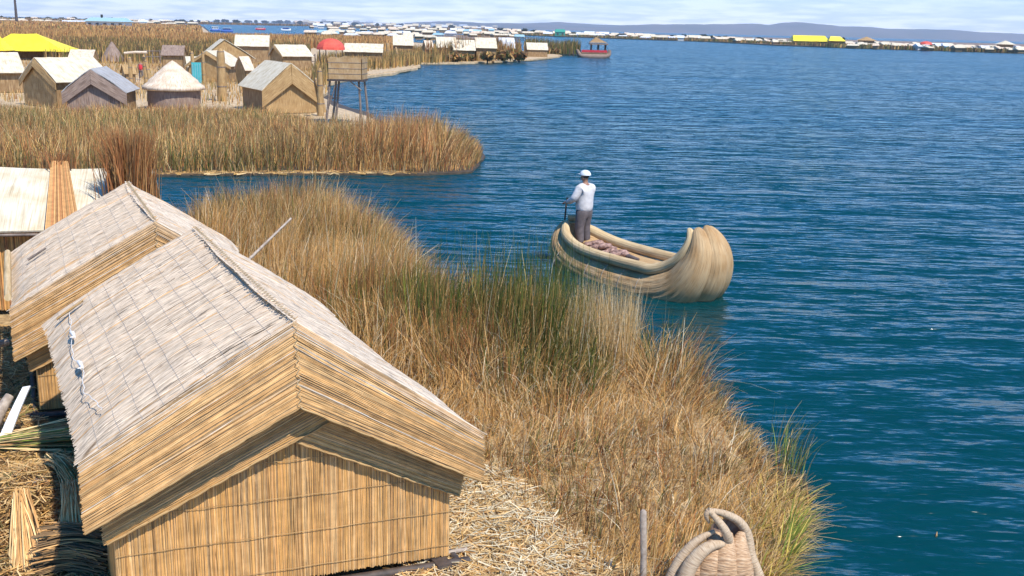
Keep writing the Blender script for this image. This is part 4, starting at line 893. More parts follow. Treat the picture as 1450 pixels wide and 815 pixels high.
# ================================================================== PROW AT THE BOTTOM EDGE, POLES
PC = at(1015, 815, .55); PS = (PC-Vector((0, 0, CAMH))).length/FPX
def PR(x, y, d=0.0):
    """prow local: x right, y back along boat, z up -> placed by its own frame"""
    return None
prow = thing('reed_boat_prow', 'weathered woven reed prow with open hooked tip at bottom edge', 'boat', (PC.x, PC.y, 0))
Yp = PC.y
def W(px, py, dy=0): p = atY(px, py, Yp+dy); return (p.x, p.y, p.z)
def rollpx(name, pts, r, mat, n=14, seg=40, par=prow):
    P = [W(p[0], p[1], p[2] if len(p) > 2 else 0) for p in pts]; rr_ = r if hasattr(r, '__len__') else [r]*len(P)
    q = spl([(*a, b) for a, b in zip(P, rr_)], seg); mb = MB(); mb.tube([tuple(v[:3]) for v in q], [max(.006, v[3]) for v in q], n); return mb.build(name, mat, par)
rollpx('rim_roll', [(1003, 722, .0), (1014, 734, -.02), (1025, 748, -.05), (1031, 762, -.04), (1030, 776, .03)], [.024, .034, .042, .046, .04], MT['prowroll'])
rollpx('rim_roll', [(1003, 722, .0), (1025, 727, .10), (1046, 738, .18), (1058, 757, .20), (1063, 787, .16), (1075, 820, .12), (1088, 870, .08)], [.024, .036, .046, .052, .058, .062, .066], MT['prowroll'])
rollpx('side_roll', [(1030, 770, -.03), (1006, 773, -.1), (985, 790, -.14), (970, 818, -.16), (960, 870, -.18)], [.03, .054, .07, .08, .085], MT['prowroll'])
rollpx('side_roll', [(1012, 752, .03), (992, 762, 0), (974, 778, -.02), (959, 800, -.04), (947, 830, -.06), (937, 880, -.06)], [.02, .038, .05, .058, .064, .068], MT['prowroll'])
for k, (x0, x1, dy) in enumerate(((994, 984, .0), (1009, 1002, -.05), (1026, 1023, -.07), (1044, 1048, -.03))):
    rollpx('prow_bundle', [(x0+(6 if k else 22), 754 if k else 766, dy+.16), (x0+(2 if k else 8), 776 if k else 786, dy+.06), ((x0+x1)/2, 812, dy-.03), (x1-2, 900, dy)], [.04, .10, .15, .19], MT['prow'], 24)
# grey-brown inner lining of the hollow tip
P = [W(1000, 765, .12), W(1008, 742, .10), W(1030, 732, .18), W(1048, 745, .22), W(1054, 775, .2)]
mb = MB(); Q = [W(1022, 782, .02)]*5; mb.quadgrid([[tuple(Vector(p)*(1-t_)+Vector(q)*t_+Vector((0, .10*4*t_*(1-t_), 0))) for t_ in (0, .25, .5, .75, 1)] for p, q in zip(P, Q)], [[(i*.1, j*.1) for j in range(5)] for i in range(5)])
mb.build('inner_lining', MT['greybrown'], prow)
rollpx('hook_tip', [(1003, 722, 0), (1000, 730, -.01), (1004, 740, .02)], [.026, .024, .012], MT['prowroll'])
a = at(910, 850, .2); b = atY(911, 722, a.y)
mb = MB(); mb.tube([a, a+(b-a)*.5+Vector((.006, 0, 0)), b-Vector((0, 0, .02)), b], [.036, .034, .034, .018], 10)
tag(mb.build('mooring_post', MT['palewood'], origin=tuple(a)), 'pale grey wooden post beside the woven prow', 'post')
a = at(368, 352, 2.1); b = atY(412, 309, a.y+.9); a2 = a+(a-b)*.9
mb = MB(); mb.tube([a2, a, b], [.028, .024, .018], 8); tag(mb.build('pole', MT['palewood'], origin=tuple(a2)), 'thin slanting pole rising from reeds behind the big roof', 'pole')
a = at(628, 784, .42); b = at(661, 777, .42); mb = MB(); mb.tube([a, b], [.028, .022], 8); tag(mb.build('stick', MT['palewood'], origin=tuple(a)), "short whitish stick on straw by the nearest hut's corner", 'stick')
mb = MB(); c = at(624, 800, .38); mb.box(c, (.16, .22, .12), .5); tag(mb.build('wood_block', MT['darkwood'], origin=tuple(c)), "dark timber block under the nearest hut's right corner", 'block')

# ================================================================== VILLAGE ON THE SECOND ISLAND
def far_hut(label, f, base_y, b, ze, we, wr=None, roof='cream', gable='tan', wall='wallreed', hood=0., name='reed_hut', cat='hut', group=None, gz=.3, ext=.0, extra=None, dep=.5):
    """f, b: photo pixels of ridge ends; base_y: photo row of the ground under f; ze: eave height as share of ridge height; we: half width (m)"""
    g = at(f[0], base_y, gz); F = atY(f[0], f[1], g.y); zr = F.z; pass
    rid = Vector((atY(b[0], f[1], F.y+dep).x-F.x, dep, 0))
    Bk = F+rid; ru = rid.normalized(); sd_ = Vector((-ru.y, ru.x, 0)); wr = wr or we
    t = thing(name, label, cat, ((F.x+Bk.x)/2, (F.y+Bk.y)/2, gz), group); he = gz+(zr-gz)*ze; dz = Vector((0, 0, he-zr))
    for sg, w_ in ((1, we), (-1, wr)):
        E_ = sd_*sg*w_+dz; o_ = -ru*ext
        mb = MB(); mb.slab(F+E_+o_, Bk+E_-o_, Bk-o_, F+o_, .05, 8, 5, .04, .04); mb.build('roof_slope', MT[roof], t)
        a = F+E_*.86+ru*.15; b_ = Bk+E_*.86-ru*.15
        mb = MB(); mb.slab((a.x, a.y, gz), (b_.x, b_.y, gz), (b_.x, b_.y, b_.z), (a.x, a.y, a.z), .04, 4, 2); mb.build('side_wall', MT[wall], t)
    for q, s_ in ((F+ru*.15, 1), (Bk-ru*.15, -1)):
        L_ = q+(sd_*we+dz)*.86; R_ = q+(-sd_*wr+dz)*.86; mb = MB()
        pts = [(L_.x, L_.y, gz), (R_.x, R_.y, gz), R_, q-Vector((0, 0, .05)), L_]
        th = -ru*.04*s_
        mb.poly(pts, [(p[0]*1.0+p[1]*.3, p[2]) for p in pts]); mb.poly([Vector(p)+th for p in pts], [(p[0]*1.0+p[1]*.3, p[2]) for p in pts]); mb.build('gable_wall', MT[gable], t)
    if hood:
        hv = (zr-gz)*hood
        for sg, w_ in ((1, we), (-1, wr)):
            E_ = sd_*sg*w_+dz; o_ = -ru*(ext+.02)
            mb = MB(); mb.slab(F+E_+o_-Vector((0, 0, hv*.85)), F+E_+o_, F+o_, F+o_-Vector((0, 0, hv))-ru*.12, .05, 4, 6, 0, .04); mb.build('roof_hood', MT[gable], t)
    return t
far_hut('wide reed hut with bright cream roof and plain triangular gable, second from left edge', (48, 82), 150, (132, 74), .52, 2.1, 2.4, hood=.16, gable='tan', dep=3.2)
far_hut('grey weathered reed hut between the wide cream one and the conical one', (128, 98), 158, (150, 93), .45, 1.75, 2.0, roof='grey', gable='greybrown', wall='wallreed', hood=.34, dep=4.2)
far_hut('cream roofed hut cut off by the left edge of the photo', (-50, 74), 128, (25, 71), .5, 2.3, 2.7, gable='tan', wall='wallreed', dep=2)
far_hut('tan reed hut with folded front flaps just left of the watchtower', (412, 90), 160, (376, 87), .46, 1.9, 2.0, hood=.40, dep=4.5)
far_hut('hut with cyan door beside tall reed figures', (292, 72), 115, (316, 70), .5, 2.2, 2.4, hood=0.1, dep=3.5)
far_hut('cream slope hut stacked behind the cyan door hut', (318, 56), 104, (312, 54), .45, 2.4, 3.2, hood=0, dep=4)
far_hut('hut with cream roof seen side on and open reed wall, behind the cluster', (333, 49), 88, (382, 48), .6, 2.4, 2.4, dep=0.8)
far_hut('hut with cream roof and tan left gable, left of the red canopy', (388, 63), 98, (432, 62), .55, 2.0, 2.6, hood=.1, dep=2.2)
far_hut('cream roofed hut with verandah posts right of the red canopy', (488, 61), 92, (543, 60), .62, 2.3, 2.3)
far_hut('tan gable hut behind the watchtower spit with tilted cream roof', (556, 49), 78, (585, 48), .5, 2.6, 2.8)
far_hut('low cream hut at the inlet, first of the waterside row', (617, 52), 82, (645, 51), .5, 2.2, 2.6)
far_hut('cream hut in the middle of the waterside row', (640, 56), 85, (672, 55), .5, 2.2, 2.6, gable='greybrown')
far_hut('long cream roofed hut with tan wall near the end of the waterside row', (672, 53), 85, (702, 52), .55, 2.4, 2.6)
far_hut('small grey roofed hut in the waterside row', (600, 57), 82, (612, 57), .5, 1.6, 1.8, roof='thatch')
far_hut('white fronted hut near the tip of the point', (706, 53), 80, (728, 52), .45, 2.0, 2.2, roof='white')
far_hut('little hut with slanting cream roof at the tip of the point', (745, 60), 80, (775, 58), .5, 1.6, 1.8)
far_hut('brown reed shelter among dry reeds right of the dark stand', (230, 64), 98, (262, 63), .6, 2.2, 2.2, roof='greybrown', gable='wallreed')
far_hut('small tan-roofed hut beyond the grey hut, near the reed arch', (172, 92), 116, (190, 91), .5, 1.3, 1.4, roof='tan')
far_hut('low tan-roofed hut beyond the wide cream-roofed hut', (100, 70), 96, (135, 69), .5, 1.8, 2.0, roof='thatch')
far_hut('little thatched hut between the tan flap hut and the cyan door', (338, 80), 118, (352, 79), .5, 1.5, 1.6, roof='thatch')
far_hut('cream-roofed hut beyond the conical hut to its right', (262, 80), 108, (282, 79), .5, 1.6, 1.8)
# conical hut
def conical():
    g = at(245, 153, .3); Yc = g.y; ap = atY(241, 85, Yc); er = (atY(290, 125, Yc)-atY(202, 125, Yc)).length/2; ez = atY(245, 124, Yc).z; cx_ = atY(246, 125, Yc).x
    t = thing('round_hut', 'round hut with pale pointed thatch roof', 'hut', (cx_, Yc, .3))
    mb = MB(); rows = []; uv = []
    for i in range(15):
        s_ = i/14; r_ = er*(s_**.9)*(1+.03*math.sin(i*2.1)); z_ = ap.z+(ez-ap.z)*s_**1.02
        rows.append([(cx_+(r_+.03*random.random())*math.cos(k*math.pi/16), Yc+r_*math.sin(k*math.pi/16), z_-(.02 if i < 14 else .10)*random.random()) for k in range(32)]); uv.append([(k*.2, s_*3) for k in range(33)])
    rows.append([(cx_+er*.9*math.cos(k*math.pi/16), Yc+er*.9*math.sin(k*math.pi/16), ez-.12) for k in range(32)]); uv.append([(k*.2, 3.2) for k in range(33)])
    mb.quadgrid(rows, uv, closed=True); mb.build('thatch_roof', MT['thatch'], t)
    mb = MB(); rr_ = er*.82; mb.quadgrid([[(cx_+rr_*math.cos(k*math.pi/12), Yc+rr_*math.sin(k*math.pi/12), z_) for k in range(24)] for z_ in (.2, ez)], [[(k*.35, z_) for k in range(25)] for z_ in (0, ez)], closed=True); mb.build('wall', MT['greybrown'], t)
conical()
mb = MB(); c = at(160, 88, .3); apx = atY(164, 58, c.y)
rows = [[(c.x+1.6*s_*math.cos(k*math.pi/10)*(1+.06*(i % 2)), c.y+1.6*s_*math.sin(k*math.pi/10), apx.z+(.4-apx.z)*s_**1.1) for k in range(20)] for i, s_ in enumerate((.03, .2, .3, .45, .6, .8, 1))]
mb.quadgrid(rows, [[(k*.3, i*.5) for k in range(21)] for i in range(7)], closed=True)
tag(mb.build('reed_cone', MT['greybrown'], origin=(c.x, c.y, .3)), 'small dark stepped reed cone behind the grey hut', 'reed cone')

# watchtower
def tower():
    g = at(492, 178, .3); Yt = g.y; m = g.y/FPX; X = lambda px_, py_: atY(px_, py_, Yt)
    t = thing('watchtower', 'reed box watchtower on splayed grey legs by the water', 'tower', (g.x, Yt, .3)); zt = X(490, 112).z; zc = X(490, 82).z; x0 = X(465, 100).x; x1 = X(511, 100).x; dep = 1.5
    P = [Vector((x0, Yt, 0)), Vector((x1, Yt+.1, 0)), Vector((x1+.1, Yt+dep, 0)), Vector((x0+.1, Yt+dep, 0))]
    for i in range(4):
        a, b = P[i], P[(i+1) % 4]; mb = MB(); n_ = 14; rows = []; uv = []
        for k in range(n_+1):
            s_ = k/n_; q = a*(1-s_)+b*s_; sag_ = .06*math.sin(s_*9+i); rows.append([Vector((q.x, q.y, zt+(zc+sag_-zt)*j/4)) for j in range(5)]); uv.append([(s_*(b-a).length, j*.3) for j in range(5)])
        mb.quadgrid(rows, uv); off = Vector(((b-a).y, -(b-a).x, 0)).normalized()*.05
        mb.quadgrid([[p+off for p in r_] for r_ in rows], uv)
        w_ = mb.build('parapet_mat', MT['boat'], t)
        mb = MB()
        for zz in (.25, .5, .78): mb.beam(a+off+Vector((0, 0, zt+(zc-zt)*zz)), b+off+Vector((0, 0, zt+(zc-zt)*zz)), .018, n=5)
        mb.build('band', MT['wood'], w_)
    mb = MB(); mb.box(((x0+x1)/2+.05, Yt+dep/2, zt-.06), (x1-x0+.25, dep+.25, .10)); mb.build('platform', MT['darkwood'], t)
    for (xa, xb, dy, sp) in ((467, 461, .1, 0), (476, 470, 1.5, 0), (508, 511, .1, 0), (516, 522, 1.5, 0), (480, 474, .6, .1)):
        mb = MB(); a = atY(xa, 112, Yt+dy); b = atY(xb, 182, Yt+dy); mb.tube([Vector((a.x, Yt+dy, zt-.1)), (a+b)/2+Vector((.03, 0, 0)), Vector((b.x, Yt+dy+sp, .1))], [.06, .065, .075], 7); mb.build('leg', MT['wood'], t)
    mb = MB()
    for a_, b_ in ((X(496, 115), X(512, 128)), (X(466, 150), X(474, 122)), (Vector((X(466, 140).x, Yt+.1, X(466, 140).z)), Vector((X(474, 138).x, Yt+1.5, X(466, 140).z)))): mb = MB(); mb.beam(a_, b_, .033); mb.build('brace', MT['wood'], t)
tower()
# upright reed bundles like standing figures
def figure(label, x, ytop, ybase, w, group='standing reed bundles in the village', lean=0., bulge=.6):
    g = at(x, ybase, .3); h = atY(x, ytop, g.y).z-.3; r_ = w*g.y/FPX/2; mb = MB(); L = lean*h
    pts = [(g.x, g.y, .2), (g.x+L*.2, g.y, .3+h*.25), (g.x+L*.5, g.y, .3+h*.6), (g.x+L*.9, g.y, .3+h*.9), (g.x+L, g.y, .3+h)]
    q = spl([(*p, rr_) for p, rr_ in zip(pts, (r_*1.1, r_, r_*.9, r_*.8, r_*.35))], 16); mb.tube([tuple(v[:3]) for v in q], [v[3] for v in q], 10)
    t = mb.build('reed_column', MT['tan'], origin=(g.x, g.y, .3)); tag(t, label, 'reed column', group)
    mb = MB()
    for z_ in (.3, .55, .8): 
        v = q[int(z_*15)]; mb.tube([(v[0], v[1], v[2]-.03), (v[0], v[1], v[2]+.03)], v[3]*1.06, 10)
    mb.build('tie', MT['wood'], t)
figure('tallest tan reed column standing right of the cyan door', 315, 68, 142, 13)
figure('dark reddish reed column left of the cyan door', 275, 72, 118, 6, lean=-.03)
figure('slim reed column touching the cyan door hut', 289, 72, 118, 5)
figure('tall thin reed column beside the tan hut with flaps', 454, 96, 165, 9, lean=.0)
figure('leaning reed column at the right side of the tan hut', 460, 110, 160, 6, lean=-.25)
figure('thin pale column at the spit behind the watchtower, left one', 549, 60, 90, 5)
figure('thin pale column at the spit behind the watchtower, right one', 563, 66, 91, 4, lean=-.1)
figure('tan column of the reed arch left of the conical hut, left side', 186, 80, 122, 6)
figure('tan column of the reed arch left of the conical hut, right side', 208, 78, 122, 6, lean=-.05)
figure('outer tan column of the reed arch near the conical hut', 214, 84, 124, 5, lean=-.15)
g = at(190, 122, .3); a = atY(176, 75, g.y); b = atY(208, 74, g.y); mb = MB(); mb.tube([a, (a+b)/2+Vector((0, 0, .05)), b], .11, 8)
tag(mb.build('crossbar', MT['thatch'], origin=tuple(a)), 'pinkish straw crossbar on top of the reed arch', 'bar')
# person with red top on the arch
def tiny_person(label, x, ytop, ybase, shirt):
    g = at(x, ybase, .3); H_ = atY(x, ytop, g.y).z-.3; H_ = min(H_, 1.75); t = thing('person', label, 'person', (g.x, g.y, .3)); k = H_/1.72
    JJ = [((0, 0, .92), (.13, .1)), ((0, 0, 1.25), (.16, .11)), ((0, 0, 1.42), (.11, .08)), ((0, 0, 1.50), .05), ((0, 0, 1.62), (.08, .09)), ((-.1, 0, .8), .09), ((-.12, 0, .45), .065), ((-.13, 0, .05), .05), ((.1, 0, .8), .09), ((.12, 0, .45), .065), ((.13, 0, .05), .05), ((-.2, 0, 1.38), .06), ((-.27, .03, 1.1), .045), ((-.25, .12, .85), .04), ((.2, 0, 1.38), .06), ((.27, .03, 1.1), .045), ((.25, .12, .85), .04)]
    EE = [(0, 1), (1, 2), (2, 3), (3, 4), (0, 5), (5, 6), (6, 7), (0, 8), (8, 9), (9, 10), (2, 11), (11, 12), (12, 13), (2, 14), (14, 15), (15, 16)]
    JJ = [(tuple(np.array(j)*k), r_) for j, r_ in JJ]; skin_mesh('body', JJ, EE, MT['skin'], t, 1)
    skin_mesh('shirt', [((0, 0, .8*k), (.2, .15)), ((0, 0, 1.25*k), (.2, .15)), ((0, 0, 1.44*k), (.13, .1))], [(0, 1), (1, 2)], MT[shirt], t, 1)
    skin_mesh('trousers', [((0, 0, .9*k), (.16, .13)), ((-.11, 0, .75*k), .11), ((-.12, 0, .1*k), .08), ((.11, 0, .75*k), .11), ((.12, 0, .1*k), .08)], [(0, 1), (1, 2), (0, 3), (3, 4)], MT['trousers'], t, 1)
tiny_person('villager with red top standing inside the reed arch', 200, 80, 112, 'redflower')
# cyan door
g = at(281, 118, .3); a = atY(275, 115, g.y); b = atY(287, 88, g.y); mb = MB(); mb.slab((a.x, g.y-.5, .35), (b.x, g.y-.5, .35), (b.x, g.y-.5, b.z), (a.x, g.y-.5, b.z), .08, 2, 4)
dr = mb.build('door', MT['cyan'], origin=(a.x, g.y-.5, .3)); tag(dr, 'cyan painted door panel between two reed columns', 'door')
mb = MB()
for k in range(4): mb.box((a.x+(b.x-a.x)*(k+.5)/4, g.y-.6, (.35+b.z)/2), (.03, .02, b.z-.6))
mb.build('batten', MT['turq'], dr)
# red dome canopy
def dome(label, x, ytop, ybase, wpx, mat, name='canopy', cat='canopy', drum=.25):
    g = at(x, ybase, .3); h = atY(x, ytop, g.y).z; r_ = wpx*g.y/FPX/2; t = thing(name, label, cat, (g.x, g.y, .3)); zb = .3+(h-.3)*.62; mb = MB(); rows = []; uv = []
    for i in range(8):
        a_ = i/7*math.pi/2; rows.append([(g.x+r_*math.sin(a_)*math.cos(k*math.pi/8)*(1 if k % 2 else .93), g.y+r_*math.sin(a_)*math.sin(k*math.pi/8)*(1 if k % 2 else .93), zb+(h-zb)*math.cos(a_)) for k in range(16)]); uv.append([(k*.2, i*.2) for k in range(17)])
    mb.quadgrid(rows, uv, closed=True, smooth=False); mb.build('cover', MT[mat], t)
    for k in range(4):
        mb = MB(); x_, y_ = g.x+r_*.85*math.cos(k*math.pi/2+.6), g.y+r_*.85*math.sin(k*math.pi/2+.6); mb.beam((x_, y_, .2), (x_, y_, zb+.3), .06); mb.build('post', MT['wood'], t)
dome('bright red domed canopy behind the watchtower', 469, 54, 96, 40, 'red')
dome('red domed shelter on the far right shore', 1310, 58, 70.5, 17, 'red')
# yellow tents
def tent(label, pts_px, ybase, zlow, name='tent', roof='yellow'):
    """hip roof: ridge pixels a,b ; left/right low corners c,d"""
    a, b, c, d = pts_px; g = at((c[0]+d[0])/2, ybase, .3); Yc = g.y; A_ = atY(*a, Yc); B_ = atY(*b, Yc); C_ = atY(*c, Yc); D_ = atY(*d, Yc); dep = abs(D_.x-C_.x)*.28
    t = thing(name, label, 'tent', ((C_.x+D_.x)/2, Yc, .3)); z0 = min(C_.z, D_.z); q = [Vector((C_.x, Yc-dep, z0)), Vector((D_.x, Yc-dep, z0)), Vector((D_.x, Yc+dep, z0)), Vector((C_.x, Yc+dep, z0))]
    for P_ in ([q[0], q[1], B_, A_], [q[2], q[3], A_, B_]): mb = MB(); mb.slab(*P_, .05, 8, 5, -.08, .08); mb.build('roof_panel', MT[roof], t)
    for P_ in ([q[1], q[2], B_], [q[3], q[0], A_]): mb = MB(); mb.slab(P_[0], P_[1], P_[2], P_[2]-Vector((0, .01, 0)), .05, 5, 5, -.05); mb.build('roof_panel', MT[roof], t)
    for k in range(4):
        p = q[k]*.93+Vector(((C_.x+D_.x)/2, Yc, z0))*.07; mb = MB(); mb.beam((p.x, p.y, .2), (p.x, p.y, z0+.1), .07); mb.build('post', MT['wood'], t)
    mb = MB(); mb.slab((C_.x+.4, Yc+dep*.6, .3), (D_.x-.4, Yc+dep*.6, .3), (D_.x-.4, Yc+dep*.6, z0), (C_.x+.4, Yc+dep*.6, z0), .05, 3, 2); mb.build('back_wall', MT['wallreed'], t)
    return t
tent('bright yellow hip-roofed tent in the village at left', ((16, 48), (52, 48), (-12, 70), (106, 70)), 84, 0)
tent('yellow tent roof cut by the left edge', ((-24, 50), (-2, 50), (-50, 70), (13, 68)), 88, 0)
# pale building with turquoise roof and tank
def block(label, x0, x1, ytop, yroof, ybase, wall, roof, cat='building', name='building', nwin=3, depth=6, tank=False, group=None, gz=.5, win=True):
    g = at((x0+x1)/2, ybase, gz); Yc = g.y; a = atY(x0, ybase, Yc); b = atY(x1, ybase, Yc); zt = atY((x0+x1)/2, yroof, Yc).z; zr = atY((x0+x1)/2, ytop, Yc).z; depth = min(depth, (b.x-a.x)*1.2)
    t = thing(name, label, cat, (g.x, Yc, gz), group); mb = MB(); cx_ = (a.x+b.x)/2; mb.box((cx_, Yc+depth/2, (gz+zt)/2-.2), (b.x-a.x, depth, zt-gz+.4)); mb.build('wall', MT[wall], t)
    o_ = (b.x-a.x)*.05; mb = MB(); x_0, x_1 = a.x-o_, b.x+o_; y_0, y_1 = Yc-o_, Yc+depth+o_; m_ = Yc+depth/2; i_ = (b.x-a.x)*.08
    q = [Vector((x_0, y_0, zt)), Vector((x_1, y_0, zt)), Vector((x_1, y_1, zt)), Vector((x_0, y_1, zt)), Vector((x_0+i_, m_, zr)), Vector((x_1-i_, m_, zr))]
    for f_ in ((0, 1, 5, 4), (2, 3, 4, 5), (1, 2, 5), (3, 0, 4), (3, 2, 1, 0)): mb.poly([q[k] for k in f_])
    mb.build('roof', MT[roof], t)
    if win:
        for k in range(nwin):
            xx = a.x+(b.x-a.x)*(k+.5)/nwin; ww = (b.x-a.x)/nwin*.4; h_ = (zt-gz); mb = MB(); mb.box((xx, Yc-.04, gz+h_*.5), (ww, .08, h_*.55)); mb.build('window' if k % 2 else 'door', MT['pane'], t)
    if tank: mb = MB(); mb.tube([(cx_-(b.x-a.x)*.18, m_, zr-.3), (cx_-(b.x-a.x)*.18, m_, zr+1.6)], (b.x-a.x)*.03, 10); mb.build('tank', MT['dark'], t)
    return t
block('pale building with turquoise roof and black water tank in the reed field', 122, 176, 24.5, 30, 40, 'palewall', 'turq', tank=True, nwin=5, depth=12)
# ---- distant left shore: mast, boats
a = at(24, 33, .5); b = atY(20, -10, a.y); mb = MB(); mb.tube([a, b], [1.2, .7], 6); tag(mb.build('mast', MT['darkwood'], origin=tuple(a)), 'thin tall mast on the far left horizon', 'mast')
def launch(label, x0, x1, ytop, ybase, hull, cabin, group=None, roofm='white'):
    g = at((x0+x1)/2, ybase, .0); Yc = g.y; a = atY(x0, ybase, Yc).x; b = atY(x1, ybase, Yc).x; L = b-a; H_ = atY(x0, ytop, Yc).z; t = thing('lake_boat', label, 'boat', (g.x, Yc, 0), group)
    mb = MB(); rows = []; uv = []
    for i in range(13):
        s_ = i/12; w_ = L*.13*math.sqrt(max(.02, 1-(2*s_-1)**4)); z1 = H_*.35+H_*.22*abs(2*s_-1)**3; rows.append([(a+L*s_, Yc-w_, z1), (a+L*s_, Yc-w_*.7, -.3), (a+L*s_, Yc+w_*.7, -.3), (a+L*s_, Yc+w_, z1), (a+L*s_, Yc, z1-.1)]); uv.append([(s_, j) for j in range(6)])
    mb.quadgrid(rows, uv, closed=True); mb.poly(rows[0][:4]); mb.poly(rows[-1][:4]); mb.build('hull', MT[hull], t)
    mb = MB(); mb.box((a+L*.5, Yc, H_*.58), (L*.6, L*.18, H_*.42)); mb.build('cabin', MT[cabin], t)
    mb = MB(); mb.box((a+L*.5, Yc, H_*.84), (L*.7, L*.22, H_*.08)); mb.build('roof', MT[roofm], t)
    for k in range(4): mb = MB(); mb.box((a+L*(.27+.155*k), Yc-L*.092, H_*.62), (L*.09, .06, H_*.2)); mb.build('window', MT['pane'], t)
launch('blue and white passenger boat on the far left water, left of the pair', 298, 312, 36, 44, 'bluepaint', 'white')
launch('blue and white passenger boat on the far left water, right of the pair', 313, 330, 38, 45, 'bluepaint', 'bluepaint')
launch('small red boat on the narrow strip of water', 362, 376, 37, 42, 'redflower', 'palewall')
launch('white boat at the right end of the narrow water', 398, 412, 37, 43.5, 'white', 'bluepaint')
launch('pale blue boat moored beside the village reeds', 383, 397, 54, 62, 'white', 'turq')
# two-deck reed tour boat
def tour():
    g = at(846, 81, 0); Yc = g.y; X = lambda x, y: atY(x, y, Yc); t = thing('tour_boat', 'double hulled reed tour boat with pointed pavilion off the point', 'boat', (g.x, Yc, 0))
    x0, x1 = X(818, 80).x, X(863, 80).x; L = x1-x0; z1 = X(840, 74).z
    for dy in (-1.3, 1.3):
        q = spl([(x0-.2, Yc+dy, z1*1.5, .25), (x0+.5, Yc+dy, .45, .55), (x0+L*.3, Yc+dy, .2, .7), (x0+L*.7, Yc+dy, .2, .7), (x1-.4, Yc+dy, .5, .5), (x1, Yc+dy, z1*1.6, .22)], 30); mb = MB(); mb.tube([tuple(v[:3]) for v in q], [v[3] for v in q], 10); mb.build('hull', MT['greybrown'], t)
    mb = MB(); mb.box(((x0+x1)/2, Yc, .95), (L*.8, 3.4, .15)); mb.build('deck', MT['wallreed'], t)
    xa, xb = X(837, 70).x, X(857, 70).x; zt = X(845, 62).z; zp = X(845, 56).z
    for xx in (xa, (xa+xb)/2, xb):
        for dy in (-1.3, 1.3): mb = MB(); mb.beam((xx, Yc+dy, .9), (xx, Yc+dy, zt), .12); mb.build('post', MT['darkwood'], t)
    mb = MB(); mb.box(((xa+xb)/2, Yc, zt), (xb-xa+1, 3.6, .25)); mb.build('upper_deck', MT['greybrown'], t)
    mb = MB(); c = Vector(((xa+xb)/2-.6, Yc, zp+.6)); q = [(xa-.5, Yc-1.8, zt+.3), (xb+.3, Yc-1.8, zt+.3), (xb+.3, Yc+1.8, zt+.3), (xa-.5, Yc+1.8, zt+.3)]
    for k in range(4): mb.poly([q[k], q[(k+1) % 4], c])
    mb.build('pavilion_roof', MT['wallreed'], t)
    mb = MB(); mb.box(((x0+x1)/2, Yc-1.7, 1.35), (L*.8, .08, .5)); mb.build('railing', MT['redflower'], t)
tour()
for k, (x, yt, yb) in enumerate(((806, 69, 79), (812, 71, 80), (822, 70, 79))):
    g = at(x, yb, .2); b = atY(x, yt, g.y); mb = MB(); mb.beam(g, b, .14, .1); tag(mb.build('mooring_pole', MT['darkwood'], origin=tuple(g)), ['left of three mooring poles between the point and tour boat', 'middle of three mooring poles between the point and tour boat', 'right one of three mooring poles close to the tour boat'][k], 'pole')
# small railings / posts near huts
def fence(label, x0, x1, y0, y1, ybase, nposts=4):
    g = at((x0+x1)/2, ybase, .3); Yc = g.y; t = thing('fence', label, 'fence', (g.x, Yc, .3)); 
    for k in range(nposts): x_ = x0+(x1-x0)*k/(nposts-1); a = atY(x_, y0, Yc); mb = MB(); mb.beam((a.x, Yc, .1), (a.x, Yc, a.z), .07); mb.build('post', MT['wood'], t)
    for yy in (y0+2, (y0+y1)/2+1): a = atY(x0, yy, Yc); b = atY(x1, yy, Yc); mb = MB(); mb.beam(a, b, .05); mb.build('rail', MT['wood'], t)
fence('rough post fence right of the hut with tan left gable', 428, 446, 76, 95, 98)
fence('reed rail fence behind the conical hut', 205, 258, 70, 88, 92, 6)

# ---- far right shore features
tent('long bright yellow roof on the far right shore', ((1123, 49.5), (1168, 50.5), (1120, 57.5), (1172, 57.5)), 63.5, 0)
tent('shorter yellow roof beside the long yellow one on the far right shore', ((1176, 51), (1190, 51.5), (1172, 57.5), (1196, 58)), 65, 0)
def cone_roof(label, x, ytop, yeave, ybase, wpx, mat, wall):
    g = at(x, ybase, .5); Yc = g.y; h = atY(x, ytop, Yc).z; e_ = atY(x, yeave, Yc).z; r_ = wpx*Yc/FPX/2; t = thing('pavilion', label, 'pavilion', (g.x, Yc, .5)); mb = MB()
    P = [(g.x+r_*math.cos(k*math.pi/4), g.y+r_*math.sin(k*math.pi/4), e_) for k in range(8)]
    for k in range(8): mb.poly([P[k], P[(k+1) % 8], (g.x, g.y, h)])
    mb.build('roof', MT[mat], t); mb = MB(); mb.quadgrid([[(g.x+r_*.75*math.cos(k*math.pi/4), g.y+r_*.75*math.sin(k*math.pi/4), z_) for k in range(8)] for z_ in (.3, e_)], [[(k, z_) for k in range(9)] for z_ in (0, 1)], closed=True); mb.build('wall', MT[wall], t)
cone_roof('orange pointed pavilion roof on the far right shore', 1226, 51.5, 57, 65, 30, 'tan', 'wallreed')
cone_roof('white pointed pavilion near the right edge of the far shore', 1422, 57, 62.5, 72, 30, 'cream', 'wallreed')
block('green roofed building on the far middle shore', 786, 800, 41, 45, 51, 'greenroof', 'greenroof', nwin=2)
